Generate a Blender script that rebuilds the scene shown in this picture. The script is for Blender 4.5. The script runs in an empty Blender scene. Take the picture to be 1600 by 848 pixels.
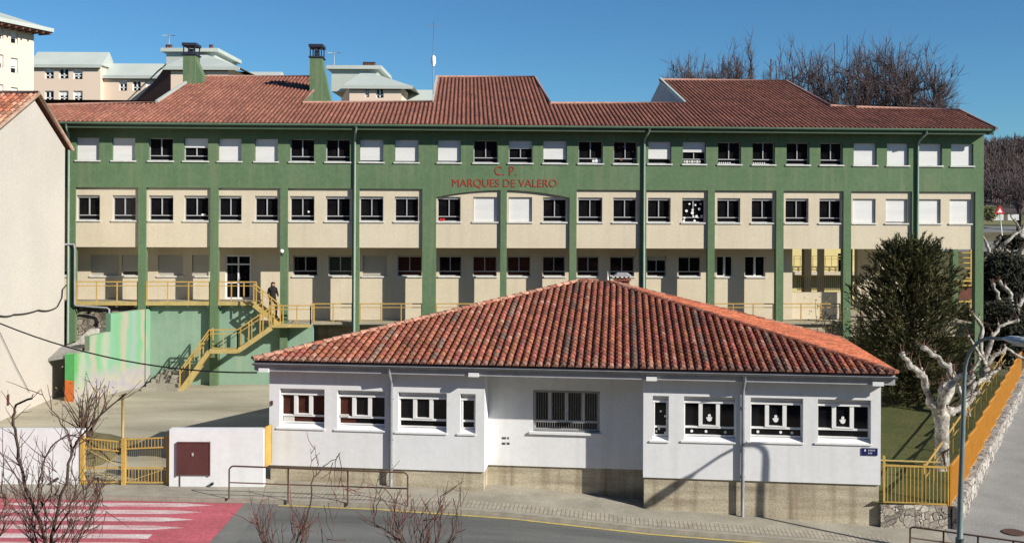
import bpy, math, random
from mathutils import Vector, Matrix, noise
R = math.radians
random.seed(7)
scene = bpy.context.scene
col = scene.collection

# ------------------------------------------------------------------ camera model
H = 9.55; F = 1600.0; CX = 800.0; CY = 319.0; TH = 0.0045
def ray(x, y):
    dx = x - CX; dy = y - CY
    return Vector(((dx + TH*dy)/F, 1.0, -(dy - TH*dx)/F))
def at(x, y, Y):
    r = ray(x, y); return Vector((r.x*Y, Y, H + r.z*Y))
def on_z(x, y, z):
    r = ray(x, y); return at(x, y, (z - H)/r.z)

class Frame:
    """local frame of a building: u along the front, w into the depth, z up"""
    def __init__(s, ox, oy, yaw):
        s.o = Vector((ox, oy, 0)); s.yaw = yaw
        s.e = Vector((math.cos(yaw), math.sin(yaw), 0)); s.n = Vector((-math.sin(yaw), math.cos(yaw), 0))
    def px(s, x, y, w=0.0):
        r = ray(x, y); c = Vector((0, 0, H)) - s.o
        t = (w - c.dot(s.n))/r.dot(s.n); p = c + r*t
        return p.dot(s.e), p.z
    def u(s, x, w=0.0, y=319): return s.px(x, y, w)[0]
    def z(s, y, w=0.0, x=800): return s.px(x, y, w)[1]
    def loc(s, p): d = Vector(p) - s.o; return Vector((d.dot(s.e), d.dot(s.n), d.z))
    def world(s, u, w, z=0): return s.o + s.e*u + s.n*w + Vector((0, 0, z))
    def slope(s, x, y, w0, z0, k):      # pixel on the roof plane z = z0 + k (w - w0)
        r = ray(x, y); c = Vector((0, 0, H)) - s.o
        t = (z0 + k*(c.dot(s.n) - w0) - c.z)/(r.z - k*r.dot(s.n)); p = c + r*t
        return p.dot(s.e), p.dot(s.n)
    def side(s, x, y, u):               # pixel on the plane u = const
        r = ray(x, y); c = Vector((0, 0, H)) - s.o
        t = (u - c.dot(s.e))/r.dot(s.e); p = c + r*t
        return p.dot(s.n), p.z

GB = Frame(0, 50.8, math.atan(0.0448))      # green school
WB = Frame(0, 32.32, math.atan(-0.1075))    # white annex

# ------------------------------------------------------------------ mesh builder
class MB:
    def __init__(s): s.v = []; s.f = []; s.c = []; s.sm = []; s.m = []
    def face(s, pts, c=None, sm=False, m=0):
        i = len(s.v); s.v.extend([tuple(p) for p in pts]); s.f.append(tuple(range(i, i+len(pts)))); s.c.append(c); s.sm.append(sm); s.m.append(m)
    def box(s, x0, x1, y0, y1, z0, z1, c=None, m=0):
        if x0 > x1: x0, x1 = x1, x0
        if y0 > y1: y0, y1 = y1, y0
        if z0 > z1: z0, z1 = z1, z0
        i = len(s.v)
        s.v.extend([(x0,y0,z0),(x1,y0,z0),(x1,y1,z0),(x0,y1,z0),(x0,y0,z1),(x1,y0,z1),(x1,y1,z1),(x0,y1,z1)])
        for q in ((0,1,5,4),(1,2,6,5),(2,3,7,6),(3,0,4,7),(4,5,6,7),(3,2,1,0)):
            s.f.append(tuple(i+k for k in q)); s.c.append(c); s.sm.append(False); s.m.append(m)
    def beam(s, a, b, wd, ht, c=None):
        """rectangular bar from a to b"""
        a = Vector(a); b = Vector(b); d = (b-a).normalized()
        sd = d.cross(Vector((0,0,1)))
        if sd.length < 1e-3: sd = Vector((1,0,0))
        sd.normalize(); up = sd.cross(d).normalized()
        i = len(s.v)
        for p in (a, b):
            for sx, sz in ((-1,-1),(1,-1),(1,1),(-1,1)): s.v.append(tuple(p + sd*sx*wd/2 + up*sz*ht/2))
        for q in ((0,1,5,4),(1,2,6,5),(2,3,7,6),(3,0,4,7),(4,5,6,7),(3,2,1,0)):
            s.f.append(tuple(i+k for k in q)); s.c.append(c); s.sm.append(False); s.m.append(0)
    def tube(s, pts, rad, n=6, c=None, cap=True):
        pts = [Vector(p) for p in pts]
        if not hasattr(rad, '__len__'): rad = [rad]*len(pts)
        i0 = len(s.v); prev = None
        for k, p in enumerate(pts):
            d = (pts[min(k+1, len(pts)-1)] - pts[max(k-1, 0)])
            if d.length < 1e-6: d = Vector((0,0,1))
            d.normalize()
            if prev is None:
                a = d.cross(Vector((0,0,1)))
                if a.length < 0.1: a = d.cross(Vector((1,0,0)))
            else:
                a = prev - d*prev.dot(d)
                if a.length < 1e-4: a = d.orthogonal()
            a.normalize(); prev = a; b = d.cross(a)
            for j in range(n):
                t = 2*math.pi*j/n; s.v.append(tuple(p + (a*math.cos(t) + b*math.sin(t))*rad[k]))
        for k in range(len(pts)-1):
            for j in range(n):
                s.f.append((i0+k*n+j, i0+k*n+(j+1)%n, i0+(k+1)*n+(j+1)%n, i0+(k+1)*n+j)); s.c.append(c); s.sm.append(True); s.m.append(0)
        if cap:
            s.f.append(tuple(i0+j for j in range(n))); s.c.append(c); s.sm.append(False); s.m.append(0)
            s.f.append(tuple(i0+(len(pts)-1)*n+j for j in range(n))[::-1]); s.c.append(c); s.sm.append(False); s.m.append(0)
    def prism(s, poly, w0, w1, c=None):
        """poly: (u,z) outline, extruded from w0 to w1 in y"""
        n = len(poly)
        s.face([(u, w0, z) for u, z in poly], c); s.face([(u, w1, z) for u, z in reversed(poly)], c)
        for i in range(n):
            (a, b), (p, q) = poly[i], poly[(i+1) % n]
            s.face([(a, w0, b), (a, w1, b), (p, w1, q), (p, w0, q)], c)
    def holes(s, u0, u1, z0, z1, w, holes, depth):
        us = sorted(set([u0, u1] + [h[0] for h in holes] + [h[1] for h in holes])); us = [u for u in us if u0-1e-6 <= u <= u1+1e-6]
        for a, b in zip(us[:-1], us[1:]):
            if b - a < 1e-5: continue
            m = (a+b)/2; hh = sorted([(h[2], h[3]) for h in holes if h[0] < m < h[1]])
            z = z0
            for lo, hi in hh:
                if lo > z + 1e-5: s.face([(a,w,z),(b,w,z),(b,w,lo),(a,w,lo)])
                z = max(z, hi)
            if z1 > z + 1e-5: s.face([(a,w,z),(b,w,z),(b,w,z1),(a,w,z1)])
        for a, b, c, d in holes:
            w2 = w + depth
            s.face([(a,w,c),(a,w2,c),(a,w2,d),(a,w,d)]); s.face([(b,w,c),(b,w,d),(b,w2,d),(b,w2,c)])
            s.face([(a,w,c),(b,w,c),(b,w2,c),(a,w2,c)]); s.face([(a,w,d),(a,w2,d),(b,w2,d),(b,w,d)])
    def build(s, name, mat, parent=None, origin=None, world=True):
        """origin: world point for a top-level mesh. world=False: the vertices are already local to the parent"""
        V = s.v
        if parent is not None and world:
            M = FR[parent.name]; V = [tuple(M @ Vector(p)) for p in V]
        elif parent is None and origin is not None:
            o = Vector(origin); V = [tuple(Vector(p) - o) for p in V]
        me = bpy.data.meshes.new(name); me.from_pydata(V, [], s.f)
        if isinstance(mat, (list, tuple)):
            for q in mat: me.materials.append(q)
            me.polygons.foreach_set('material_index', s.m)
        else: me.materials.append(mat)
        me.polygons.foreach_set('use_smooth', s.sm)
        if any(c is not None for c in s.c):
            at_ = me.color_attributes.new('tint', 'FLOAT_COLOR', 'CORNER'); d = []
            for fc, c in zip(s.f, s.c):
                c = c if c is not None else (1,1,1); d.extend((c[0], c[1], c[2], 1.0)*len(fc))
            at_.data.foreach_set('color', d)
        me.update()
        o = bpy.data.objects.new(name, me); col.objects.link(o)
        if parent is not None:
            o.parent = parent; FR[o.name] = FR[parent.name]
        elif origin is not None:
            o.location = origin; FR[o.name] = Matrix.Translation(-Vector(origin))
        else: FR[o.name] = Matrix.Identity(4)
        return o

FR = {}
def thing(name, label, cat, loc=(0,0,0), rotz=0.0, group=None):
    o = bpy.data.objects.new(name, None); col.objects.link(o)
    o.location = loc; o.rotation_euler = (0,0,rotz); o.empty_display_size = .3
    o['label'] = label; o['category'] = cat
    if group: o['group'] = group
    FR[o.name] = (Matrix.Translation(Vector(loc)) @ Matrix.Rotation(rotz, 4, 'Z')).inverted()
    return o
def tag(o, label, cat, group=None):
    o['label'] = label; o['category'] = cat
    if group: o['group'] = group
    return o
def struct(o): o['kind'] = 'structure'; return o

# ------------------------------------------------------------------ materials
def mat(name, c1, c2=None, scale=1.5, rough=0.85, bump=0.0, bscale=25.0, streak=0.0, tint=False, spec=0.3, fine=0.12, metal=0.0, stretch=None, fscale=None, streakcol=(0.35,0.33,0.3)):
    m = bpy.data.materials.new(name); m.use_nodes = True; nt = m.node_tree; N = nt.nodes; L = nt.links
    b = N['Principled BSDF']; b.inputs['Roughness'].default_value = rough; b.inputs['Specular IOR Level'].default_value = spec; b.inputs['Metallic'].default_value = metal
    if c2 is None: c2 = tuple(k*0.82 for k in c1)
    geo = N.new('ShaderNodeNewGeometry'); src = geo.outputs['Position']
    if stretch:
        mp = N.new('ShaderNodeMapping'); mp.inputs['Scale'].default_value = stretch; L.new(src, mp.inputs['Vector']); src1 = mp.outputs['Vector']
    else: src1 = src
    n1 = N.new('ShaderNodeTexNoise'); n1.inputs['Scale'].default_value = scale; n1.inputs['Detail'].default_value = 5; n1.inputs['Roughness'].default_value = .6; L.new(src1, n1.inputs['Vector'])
    r1 = N.new('ShaderNodeMapRange'); r1.inputs['From Min'].default_value = .32; r1.inputs['From Max'].default_value = .68; L.new(n1.outputs['Fac'], r1.inputs['Value'])
    mx = N.new('ShaderNodeMix'); mx.data_type = 'RGBA'; mx.inputs['A'].default_value = (*c1,1); mx.inputs['B'].default_value = (*c2,1); L.new(r1.outputs['Result'], mx.inputs['Factor'])
    out = mx.outputs['Result']
    if fine:
        n2 = N.new('ShaderNodeTexNoise'); n2.inputs['Scale'].default_value = fscale or bscale; n2.inputs['Detail'].default_value = 4; L.new(src, n2.inputs['Vector'])
        r2 = N.new('ShaderNodeMapRange'); r2.inputs['From Min'].default_value = .3; r2.inputs['From Max'].default_value = .7; r2.inputs['To Min'].default_value = 1-fine; r2.inputs['To Max'].default_value = 1+fine; L.new(n2.outputs['Fac'], r2.inputs['Value'])
        m2 = N.new('ShaderNodeVectorMath'); m2.operation = 'SCALE'; L.new(out, m2.inputs[0]); L.new(r2.outputs['Result'], m2.inputs['Scale']); out = m2.outputs[0]
    if streak:
        mp2 = N.new('ShaderNodeMapping'); mp2.inputs['Scale'].default_value = (3.2, 3.2, 0.22); L.new(src, mp2.inputs['Vector'])
        n3 = N.new('ShaderNodeTexNoise'); n3.inputs['Scale'].default_value = 1.0; n3.inputs['Detail'].default_value = 6; L.new(mp2.outputs['Vector'], n3.inputs['Vector'])
        r3 = N.new('ShaderNodeMapRange'); r3.inputs['From Min'].default_value = .5; r3.inputs['From Max'].default_value = .8; r3.inputs['To Max'].default_value = streak; L.new(n3.outputs['Fac'], r3.inputs['Value'])
        m3 = N.new('ShaderNodeMix'); m3.data_type = 'RGBA'; L.new(r3.outputs['Result'], m3.inputs['Factor']); L.new(out, m3.inputs['A']); m3.inputs['B'].default_value = (*streakcol,1); out = m3.outputs['Result']
    if tint:
        at_ = N.new('ShaderNodeAttribute'); at_.attribute_name = 'tint'
        m4 = N.new('ShaderNodeVectorMath'); m4.operation = 'MULTIPLY'; L.new(out, m4.inputs[0]); L.new(at_.outputs['Color'], m4.inputs[1]); out = m4.outputs[0]
    L.new(out, b.inputs['Base Color'])
    if bump:
        n4 = N.new('ShaderNodeTexNoise'); n4.inputs['Scale'].default_value = bscale; n4.inputs['Detail'].default_value = 5; L.new(src, n4.inputs['Vector'])
        bp = N.new('ShaderNodeBump'); bp.inputs['Strength'].default_value = bump; bp.inputs['Distance'].default_value = .03; L.new(n4.outputs['Fac'], bp.inputs['Height']); L.new(bp.outputs['Normal'], b.inputs['Normal'])
    return m

def stone_mat(name, cols, scale, mortar=(0.42,0.38,0.32), gap=.06, bump=1.0):
    m = bpy.data.materials.new(name); m.use_nodes = True; nt = m.node_tree; N = nt.nodes; L = nt.links; b = N['Principled BSDF']; b.inputs['Roughness'].default_value = .95
    geo = N.new('ShaderNodeNewGeometry')
    wn = N.new('ShaderNodeTexNoise'); wn.inputs['Scale'].default_value = 2.5; L.new(geo.outputs['Position'], wn.inputs['Vector'])
    ad = N.new('ShaderNodeVectorMath'); ad.operation = 'MULTIPLY_ADD'; L.new(wn.outputs['Color'], ad.inputs[0]); ad.inputs[1].default_value = (.35,.35,.35); L.new(geo.outputs['Position'], ad.inputs[2])
    v = N.new('ShaderNodeTexVoronoi'); v.inputs['Scale'].default_value = scale; L.new(ad.outputs[0], v.inputs['Vector'])
    e = N.new('ShaderNodeTexVoronoi'); e.feature = 'DISTANCE_TO_EDGE'; e.inputs['Scale'].default_value = scale; L.new(ad.outputs[0], e.inputs['Vector'])
    sp = N.new('ShaderNodeSeparateColor'); L.new(v.outputs['Color'], sp.inputs[0])
    rp = N.new('ShaderNodeValToRGB'); rp.color_ramp.elements[0].color = (*cols[0],1); rp.color_ramp.elements[1].color = (*cols[-1],1)
    for i, c in enumerate(cols[1:-1]):
        q = rp.color_ramp.elements.new((i+1)/(len(cols)-1)); q.color = (*c,1)
    L.new(sp.outputs[0], rp.inputs['Fac'])
    n2 = N.new('ShaderNodeTexNoise'); n2.inputs['Scale'].default_value = 14; n2.inputs['Detail'].default_value = 6; L.new(geo.outputs['Position'], n2.inputs['Vector'])
    r2 = N.new('ShaderNodeMapRange'); r2.inputs['From Min'].default_value = .3; r2.inputs['From Max'].default_value = .7; r2.inputs['To Min'].default_value = .6; r2.inputs['To Max'].default_value = 1.3; L.new(n2.outputs['Fac'], r2.inputs['Value'])
    m2 = N.new('ShaderNodeVectorMath'); m2.operation = 'SCALE'; L.new(rp.outputs['Color'], m2.inputs[0]); L.new(r2.outputs['Result'], m2.inputs['Scale'])
    r = N.new('ShaderNodeMapRange'); r.inputs['From Max'].default_value = gap; L.new(e.outputs['Distance'], r.inputs['Value'])
    mx = N.new('ShaderNodeMix'); mx.data_type = 'RGBA'; mx.inputs['A'].default_value = (*mortar,1); L.new(m2.outputs[0], mx.inputs['B']); L.new(r.outputs['Result'], mx.inputs['Factor'])
    L.new(mx.outputs['Result'], b.inputs['Base Color'])
    bp = N.new('ShaderNodeBump'); bp.inputs['Strength'].default_value = bump; bp.inputs['Distance'].default_value = .08; L.new(r.outputs['Result'], bp.inputs['Height']); L.new(bp.outputs['Normal'], b.inputs['Normal'])
    return m

def mural_mat():
    """stripes of faded paint along the wall, pale at the foot"""
    m = bpy.data.materials.new('mural_paint'); m.use_nodes = True; nt = m.node_tree; N = nt.nodes; L = nt.links; b = N['Principled BSDF']; b.inputs['Roughness'].default_value = .9
    geo = N.new('ShaderNodeNewGeometry'); sp = N.new('ShaderNodeSeparateXYZ'); L.new(geo.outputs['Position'], sp.inputs[0])
    nz = N.new('ShaderNodeTexNoise'); nz.inputs['Scale'].default_value = 1.3; nz.inputs['Detail'].default_value = 5; L.new(geo.outputs['Position'], nz.inputs['Vector'])
    mr = N.new('ShaderNodeMapRange'); mr.inputs['From Min'].default_value = 45.8; mr.inputs['From Max'].default_value = 50.7; L.new(sp.outputs['Y'], mr.inputs['Value'])
    ad = N.new('ShaderNodeMath'); ad.operation = 'MULTIPLY_ADD'; L.new(nz.outputs['Fac'], ad.inputs[0]); ad.inputs[1].default_value = .12; L.new(mr.outputs['Result'], ad.inputs[2])
    rp = N.new('ShaderNodeValToRGB'); cr = rp.color_ramp; cr.interpolation = 'EASE'
    G=(.25,.60,.31); P=(.60,.56,.42); W=(.52,.62,.44); V=(.42,.56,.47); O=(.9,.30,.07); T=(.29,.60,.38)
    seq = [(0,G),(.10,(.16,.55,.16)),(.16,W),(.22,T),(.30,P),(.36,G),(.44,W),(.50,T),(.58,G),(.66,P),(.72,T),(.78,V),(.84,G),(.90,P),(.96,T),(1,T)]
    cr.elements[0].position = 0; cr.elements[0].color = (*seq[0][1],1); cr.elements[1].position = 1; cr.elements[1].color = (*seq[-1][1],1)
    for p, c in seq[1:-1]:
        e = cr.elements.new(p); e.color = (*c,1)
    L.new(ad.outputs[0], rp.inputs['Fac'])
    # foot of the wall: pale flaking paint with lilac and pink traces
    zz = N.new('ShaderNodeMath'); zz.operation = 'MULTIPLY_ADD'; L.new(nz.outputs['Fac'], zz.inputs[0]); zz.inputs[1].default_value = 2.2; L.new(sp.outputs['Z'], zz.inputs[2])
    r2 = N.new('ShaderNodeMapRange'); r2.inputs['From Min'].default_value = 2.3; r2.inputs['From Max'].default_value = 3.1; L.new(zz.outputs[0], r2.inputs['Value'])
    n2 = N.new('ShaderNodeTexNoise'); n2.inputs['Scale'].default_value = 2.6; n2.inputs['Detail'].default_value = 3; L.new(geo.outputs['Position'], n2.inputs['Vector'])
    rq = N.new('ShaderNodeValToRGB'); rq.color_ramp.elements[0].position = .35; rq.color_ramp.elements[0].color = (.52,.50,.56,1); rq.color_ramp.elements[1].position = .65; rq.color_ramp.elements[1].color = (.66,.60,.44,1)
    L.new(n2.outputs['Fac'], rq.inputs['Fac'])
    mx = N.new('ShaderNodeMix'); mx.data_type = 'RGBA'; L.new(r2.outputs['Result'], mx.inputs['Factor']); L.new(rq.outputs['Color'], mx.inputs['A']); L.new(rp.outputs['Color'], mx.inputs['B'])
    sc = N.new('ShaderNodeVectorMath'); sc.operation = 'SCALE'; sc.inputs['Scale'].default_value = .55; L.new(mx.outputs['Result'], sc.inputs[0])
    L.new(sc.outputs[0], b.inputs['Base Color'])
    return m

M = {}
M['green'] = mat('green_render', (.092,.158,.078), (.114,.178,.094), scale=.8, streak=.62, bump=.12, fine=.10, bscale=6, streakcol=(.19,.22,.125))
M['green_trim'] = mat('green_trim_paint', (.17,.28,.19), (.14,.23,.15), rough=.6)
M['pipe'] = mat('grey_green_pipe', (.26,.34,.28), (.20,.27,.22), rough=.5)
M['beige'] = mat('beige_render', (.61,.54,.405), (.56,.49,.36), scale=.6, streak=.30, bump=.15, streakcol=(.42,.36,.27))
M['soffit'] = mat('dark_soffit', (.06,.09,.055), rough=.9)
M['rooftile'] = mat('brown_clay', (.32,.132,.085), (.22,.088,.062), scale=.7, rough=.9, tint=True, fine=.35, bscale=9)
M['tile'] = mat('clay_tile', (.38,.125,.076), (.28,.092,.058), scale=.8, rough=.9, tint=True, fine=.4, bscale=12, bump=.3)
M['mortar'] = mat('tile_mortar', (.42,.32,.24), (.30,.17,.11), scale=2, bump=.4)
M['tilebed'] = mat('tile_bed', (.16,.055,.035), (.10,.04,.03), scale=3)
M['glass'] = mat('window_glass', (.004,.004,.006), (.010,.010,.011), scale=2, rough=.06, spec=.28, fine=0)
M['glass_brown'] = mat('curtained_glass', (.085,.028,.018), (.045,.018,.014), scale=1.2, rough=.25, spec=.12, fine=.2, fscale=6)
M['glass_green'] = mat('greenish_glass', (.045,.06,.04), (.03,.04,.03), scale=1.5, rough=.2, spec=.4)
M['alu'] = mat('aluminium_frame', (.42,.43,.43), (.36,.37,.37), rough=.5, fine=.05)
M['white_frame'] = mat('white_frame', (.78,.78,.77), (.72,.72,.71), rough=.4, fine=.03)
M['shutter'] = mat('roller_shutter', (.68,.68,.66), (.64,.64,.62), scale=.5, rough=.6, fine=.05, stretch=(1,1,12))
M['shutter_grey'] = mat('grey_roller_shutter', (.45,.43,.37), (.40,.38,.32), scale=.5, rough=.6, fine=.05)
M['sill'] = mat('pale_sill', (.68,.68,.64), (.52,.52,.48), scale=5, rough=.7)
M['white'] = mat('white_render', (.72,.73,.74), (.69,.70,.71), scale=.9, streak=.45, bump=.08, fine=.035, bscale=7, streakcol=(.56,.56,.53))
M['fascia'] = mat('grey_fascia', (.42,.42,.43), (.33,.33,.34), scale=2, rough=.6, streak=.3)
M['zinc'] = mat('zinc_pipe', (.27,.28,.30), (.20,.21,.22), scale=3, rough=.45)
M['concrete'] = mat('board_concrete', (.52,.47,.35), (.29,.25,.18), scale=.9, bump=.25, fine=.22, bscale=22, stretch=(.35,.35,3.4), streak=.85, streakcol=(.17,.115,.07))
M['letters'] = mat('red_letters', (.34,.045,.03), (.26,.05,.03), rough=.5)
M['yellow'] = mat('ochre_yellow_paint', (.52,.34,.09), (.42,.27,.07), scale=3, rough=.55)
M['yellow2'] = mat('pale_yellow_paint', (.50,.39,.15), (.38,.29,.11), scale=3, rough=.6)
M['orange'] = mat('orange_yellow_paint', (.50,.22,.03), (.42,.18,.022), scale=2, rough=.5)
M['teal'] = mat('teal_paint', (.235,.355,.26), (.19,.305,.22), scale=.9, streak=.5, bump=.3, fine=.1, streakcol=(.33,.40,.27))
M['mural'] = mural_mat()
M['mural_side'] = mat('bright_green_paint', (.10,.46,.13), (.13,.5,.17), scale=2)
M['mural_orange'] = mat('orange_paint', (.80,.22,.05), (.72,.18,.04), scale=2)
M['housewall'] = mat('cream_render', (.51,.475,.42), (.46,.43,.38), scale=.35, streak=.25, bump=.4, fine=.05, bscale=8, streakcol=(.55,.49,.42))
M['pink'] = mat('pink_render', (.72,.58,.46), (.69,.55,.43), scale=.2, fine=.03)
M['metalroof'] = mat('pale_metal_roof', (.48,.52,.47), (.42,.46,.42), scale=.3, rough=.5, fine=.06)
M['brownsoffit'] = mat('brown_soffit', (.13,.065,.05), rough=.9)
M['darkmetal'] = mat('dark_blue_metal', (.03,.035,.06), (.05,.05,.07), rough=.5, metal=.4)
M['rust'] = mat('brown_railing_paint', (.07,.045,.035), (.12,.06,.04), scale=6, rough=.7)
M['maroon'] = mat('maroon_metal', (.115,.04,.038), (.085,.032,.03), scale=2, rough=.6)
M['stonewall'] = stone_mat('rubble_stone', [(.16,.14,.12),(.36,.32,.27),(.50,.46,.40),(.24,.21,.18),(.42,.37,.30)], 4.2)
M['bank'] = stone_mat('rough_bank', [(.14,.12,.10),(.26,.22,.17),(.34,.30,.24)], 3.5, mortar=(.12,.10,.08))
M['asphalt'] = mat('asphalt', (.085,.089,.083), (.17,.172,.16), scale=.5, bump=.3, fine=.22, bscale=30, stretch=(.22,1.6,1))
M['asphalt_pale'] = mat('pale_asphalt', (.20,.20,.18), (.15,.15,.14), scale=1.2, fine=.16, bscale=30)
M['pave'] = mat('concrete_pavement', (.36,.335,.27), (.25,.23,.185), scale=1.0, bump=.3, fine=.18, bscale=16, streak=0)
M['pave2'] = mat('grey_pavement', (.31,.30,.28), (.24,.235,.22), scale=.6, bump=.3, fine=.15, bscale=18)
M['playground'] = mat('worn_concrete', (.44,.405,.31), (.25,.23,.17), scale=.30, bump=.08, fine=.10, bscale=14, stretch=(.5,1.6,1))
M['kerb'] = mat('kerb_stone', (.36,.33,.27), (.26,.24,.20), scale=3)
M['red'] = mat('red_road_paint', (.52,.12,.145), (.36,.09,.105), scale=1.0, fine=.25, bscale=14, stretch=(.4,1.6,1))
M['whitepaint'] = mat('white_road_paint', (.66,.58,.55), (.50,.26,.27), scale=1.4, fine=.25, bscale=16, stretch=(.5,2.5,1))
M['yline'] = mat('yellow_line_paint', (.55,.42,.12), (.38,.32,.14), scale=4, fine=.2)
M['grass'] = mat('lawn_grass', (.050,.065,.014), (.085,.080,.024), scale=.9, bump=1.0, fine=.35, bscale=12, rough=1)
M['drygrass'] = mat('dry_ground', (.13,.105,.06), (.075,.08,.03), scale=.05, fine=.3, bscale=1.2, rough=1)
M['hill'] = mat('winter_hillside', (.075,.052,.042), (.045,.034,.028), scale=.06, fine=.5, bscale=.8, rough=1)
M['bark'] = mat('plane_bark', (.56,.53,.47), (.10,.085,.065), scale=4.5, bump=1.0, bscale=14, fine=.25, rough=.95)
M['twig'] = mat('brown_twig', (.115,.065,.05), (.075,.05,.04), scale=3, rough=.9, tint=True)
M['twig_far'] = mat('grey_brown_twig', (.105,.080,.078), (.08,.065,.064), scale=.5, rough=.95, tint=True)
M['needle'] = mat('conifer_foliage', (.10,.098,.040), (.055,.064,.028), scale=.8, rough=.8, tint=True, fine=.2)
M['leaf'] = mat('shrub_leaf', (.07,.09,.025), (.12,.10,.05), scale=2, rough=.6, tint=True)
M['trunk'] = mat('brown_bark', (.10,.07,.05), (.06,.045,.035), scale=5, bump=.8, bscale=20)
M['cable'] = mat('black_cable', (.02,.02,.02), rough=.6)
M['lampgreen'] = mat('lamp_post_paint', (.16,.20,.20), (.13,.17,.165), rough=.45, scale=4)
M['lamphead'] = mat('lamp_head_metal', (.42,.46,.46), rough=.4)
M['blue'] = mat('blue_enamel', (.012,.018,.10), (.015,.022,.12), rough=.3)
M['whiteplain'] = mat('white_plastic', (.80,.80,.80), (.76,.76,.76), rough=.5, fine=0)
M['brick'] = mat('red_brick', (.30,.12,.07), (.22,.09,.06), scale=6, fine=.3, stretch=(2,2,14))
M['yellowwall'] = mat('pale_yellow_render', (.70,.60,.28), (.64,.54,.25), scale=.5)
M['dark'] = mat('dark_cloth', (.012,.011,.012), (.018,.016,.016), rough=.9)
M['skin'] = mat('skin', (.42,.24,.17), fine=.02, rough=.6)
M['hair'] = mat('dark_hair', (.015,.010,.008), rough=.6)
M['blackiron'] = mat('grey_grille', (.30,.30,.30), (.22,.22,.22), rough=.5)
M['redsign'] = mat('red_sign', (.55,.03,.03), rough=.4)
# ================================================================== GREEN SCHOOL
school = thing('school_building', 'long green school with cream bands and brown tiled roof behind the white annex', 'building', GB.o, GB.yaw)
def B(mb, name, m, parent=school): return mb.build(name, m, parent, world=False)
g = GB
ZE = 13.42                                   # eave
ZB1, ZB0 = 10.28, 7.37                       # cream band
UL = g.u(-40); UR = g.px(1537, 300)[0]
H1, S1 = 12.70, 11.60; H2, S2 = 9.90, 8.68; H3, S3 = 6.92, 5.88
top_px = [(-8,28),(47,85),(119,155),(175,211),(232,270),(287,325),(341,377),(398,434),(453,491),(509,547),(562,599),(617,654),(684,720),(740,778),(795,832),(849,886),(904,942),(959,996),(1013,1049),(1067,1103),(1122,1158),(1176,1211),(1229,1265),(1282,1317),(1334,1370),(1386,1420),(1436,1472),(1486,1521)]
# how far each roller shutter is down
top_sh = [1,1,1,1,0,.42,1,1,0,0,.93,.95,.93,0,.36,.83,0,0,.78,.47,0,0,0,0,1,1,1,1]
mid_sh = [0,0]+[.10]*10+[.10,1,1,.10]+[.10]*8+[1,.95,1,1]
WU = [(g.px(a, 240)[0], g.px(b, 240)[0]) for a, b in top_px]
pill = [(-17,-5),(104.5,117.5),(216,228),(328.5,341),(438,449.5),(550.5,561.5),(660,681.5),(782,792),(890,901),(1000,1010),(1106,1117),(1213,1224.5),(1318,1330),(1425,1436),(1524,1537)]
PU = [(g.px(a, 330)[0], g.px(b, 330)[0]) for a, b in pill]
# --- upper green band with the top windows; its lower edge drops in an arch over the two middle bays
mb = MB(); hs = [(a, b, S1, H1) for a, b in WU]
mb.holes(UL, UR, ZB1, ZE-.1, 0, hs, .26)
mb.face([(UL,0,ZB1),(UL,.12,ZB1),(UR,.12,ZB1),(UR,0,ZB1)])
a0 = PU[6][1]; a1 = PU[8][0]; n = 28
for i in range(n):
    def arch(t): return ZB1 - .36*(2*t-1)**2 - .04
    t0, t1 = i/n, (i+1)/n; x0, x1 = a0+(a1-a0)*t0, a0+(a1-a0)*t1
    mb.face([(x0,0,arch(t0)),(x1,0,arch(t1)),(x1,0,ZB1),(x0,0,ZB1)])
    mb.face([(x0,0,arch(t0)),(x0,.118,arch(t0)),(x1,.118,arch(t1)),(x1,0,arch(t1))])
mb.face([(UR,0,.0),(UR,.45,.0),(UR,.45,ZB0),(UR,0,ZB0)]); mb.face([(UR,0,ZB0),(UR,12,ZB0),(UR,12,ZE),(UR,0,ZE)])
B(mb, 'upper_wall', M['green'])
# --- cream band
mb = MB(); hs = [(a, b, S2, H2) for a, b in WU]
mb.holes(UL, UR-.05, ZB0, ZB1+.1, .12, hs, .22)
mb.face([(UL,.12,ZB0),(UR-.05,.12,ZB0),(UR-.05,12,ZB0),(UL,12,ZB0)])
mb.face([(UL,12,ZB0),(UR,12,ZB0),(UR,12,ZE),(UL,12,ZE)])
B(mb, 'middle_wall', M['beige'])
# --- pillars
for i, (a, b) in enumerate(PU):
    mb = MB(); top = ZB1 + .0
    mb.box(a, b, -.006, .34, 0.35, top)
    B(mb, 'pillar', M['green'])
# --- ground floor wall, set back behind the pillars, ends at the open arcade
W3 = 1.45
UO = g.px(1238, 430, W3)[0]
low_px = [(20,56,'s'),(75,111,'s'),(142,186,'S'),(190,216,'s'),(247,286,'S'),(300,326,'S'),(458,496,'d'),(513,550,'g'),(567,604,'gs'),(621,659,'b'),(686,721,'d'),(739,776,'b'),(793,829,'b'),(848,883,'d'),(902,936,'d'),(953,991,'d'),(1011,1041,'h'),(1060,1095,'d'),(1120,1145,'l'),(1164,1196,'l')]
LW = [(g.px(a, 415, W3)[0], g.px(b, 415, W3)[0], k) for a, b, k in low_px]
DU = (g.px(352, 430, W3)[0], g.px(392, 430, W3)[0])
mb = MB(); hs = [(a, b, S3, H3) for a, b, k in LW] + [(DU[0], DU[1], 4.72, H3)]
mb.holes(UL, UO, 3.6, ZB0, W3, hs, .2)
mb.face([(UO,W3,3.6),(UO,12,3.6),(UO,12,ZB0),(UO,W3,ZB0)])
B(mb, 'ground_floor_wall', M['beige'])
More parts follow.
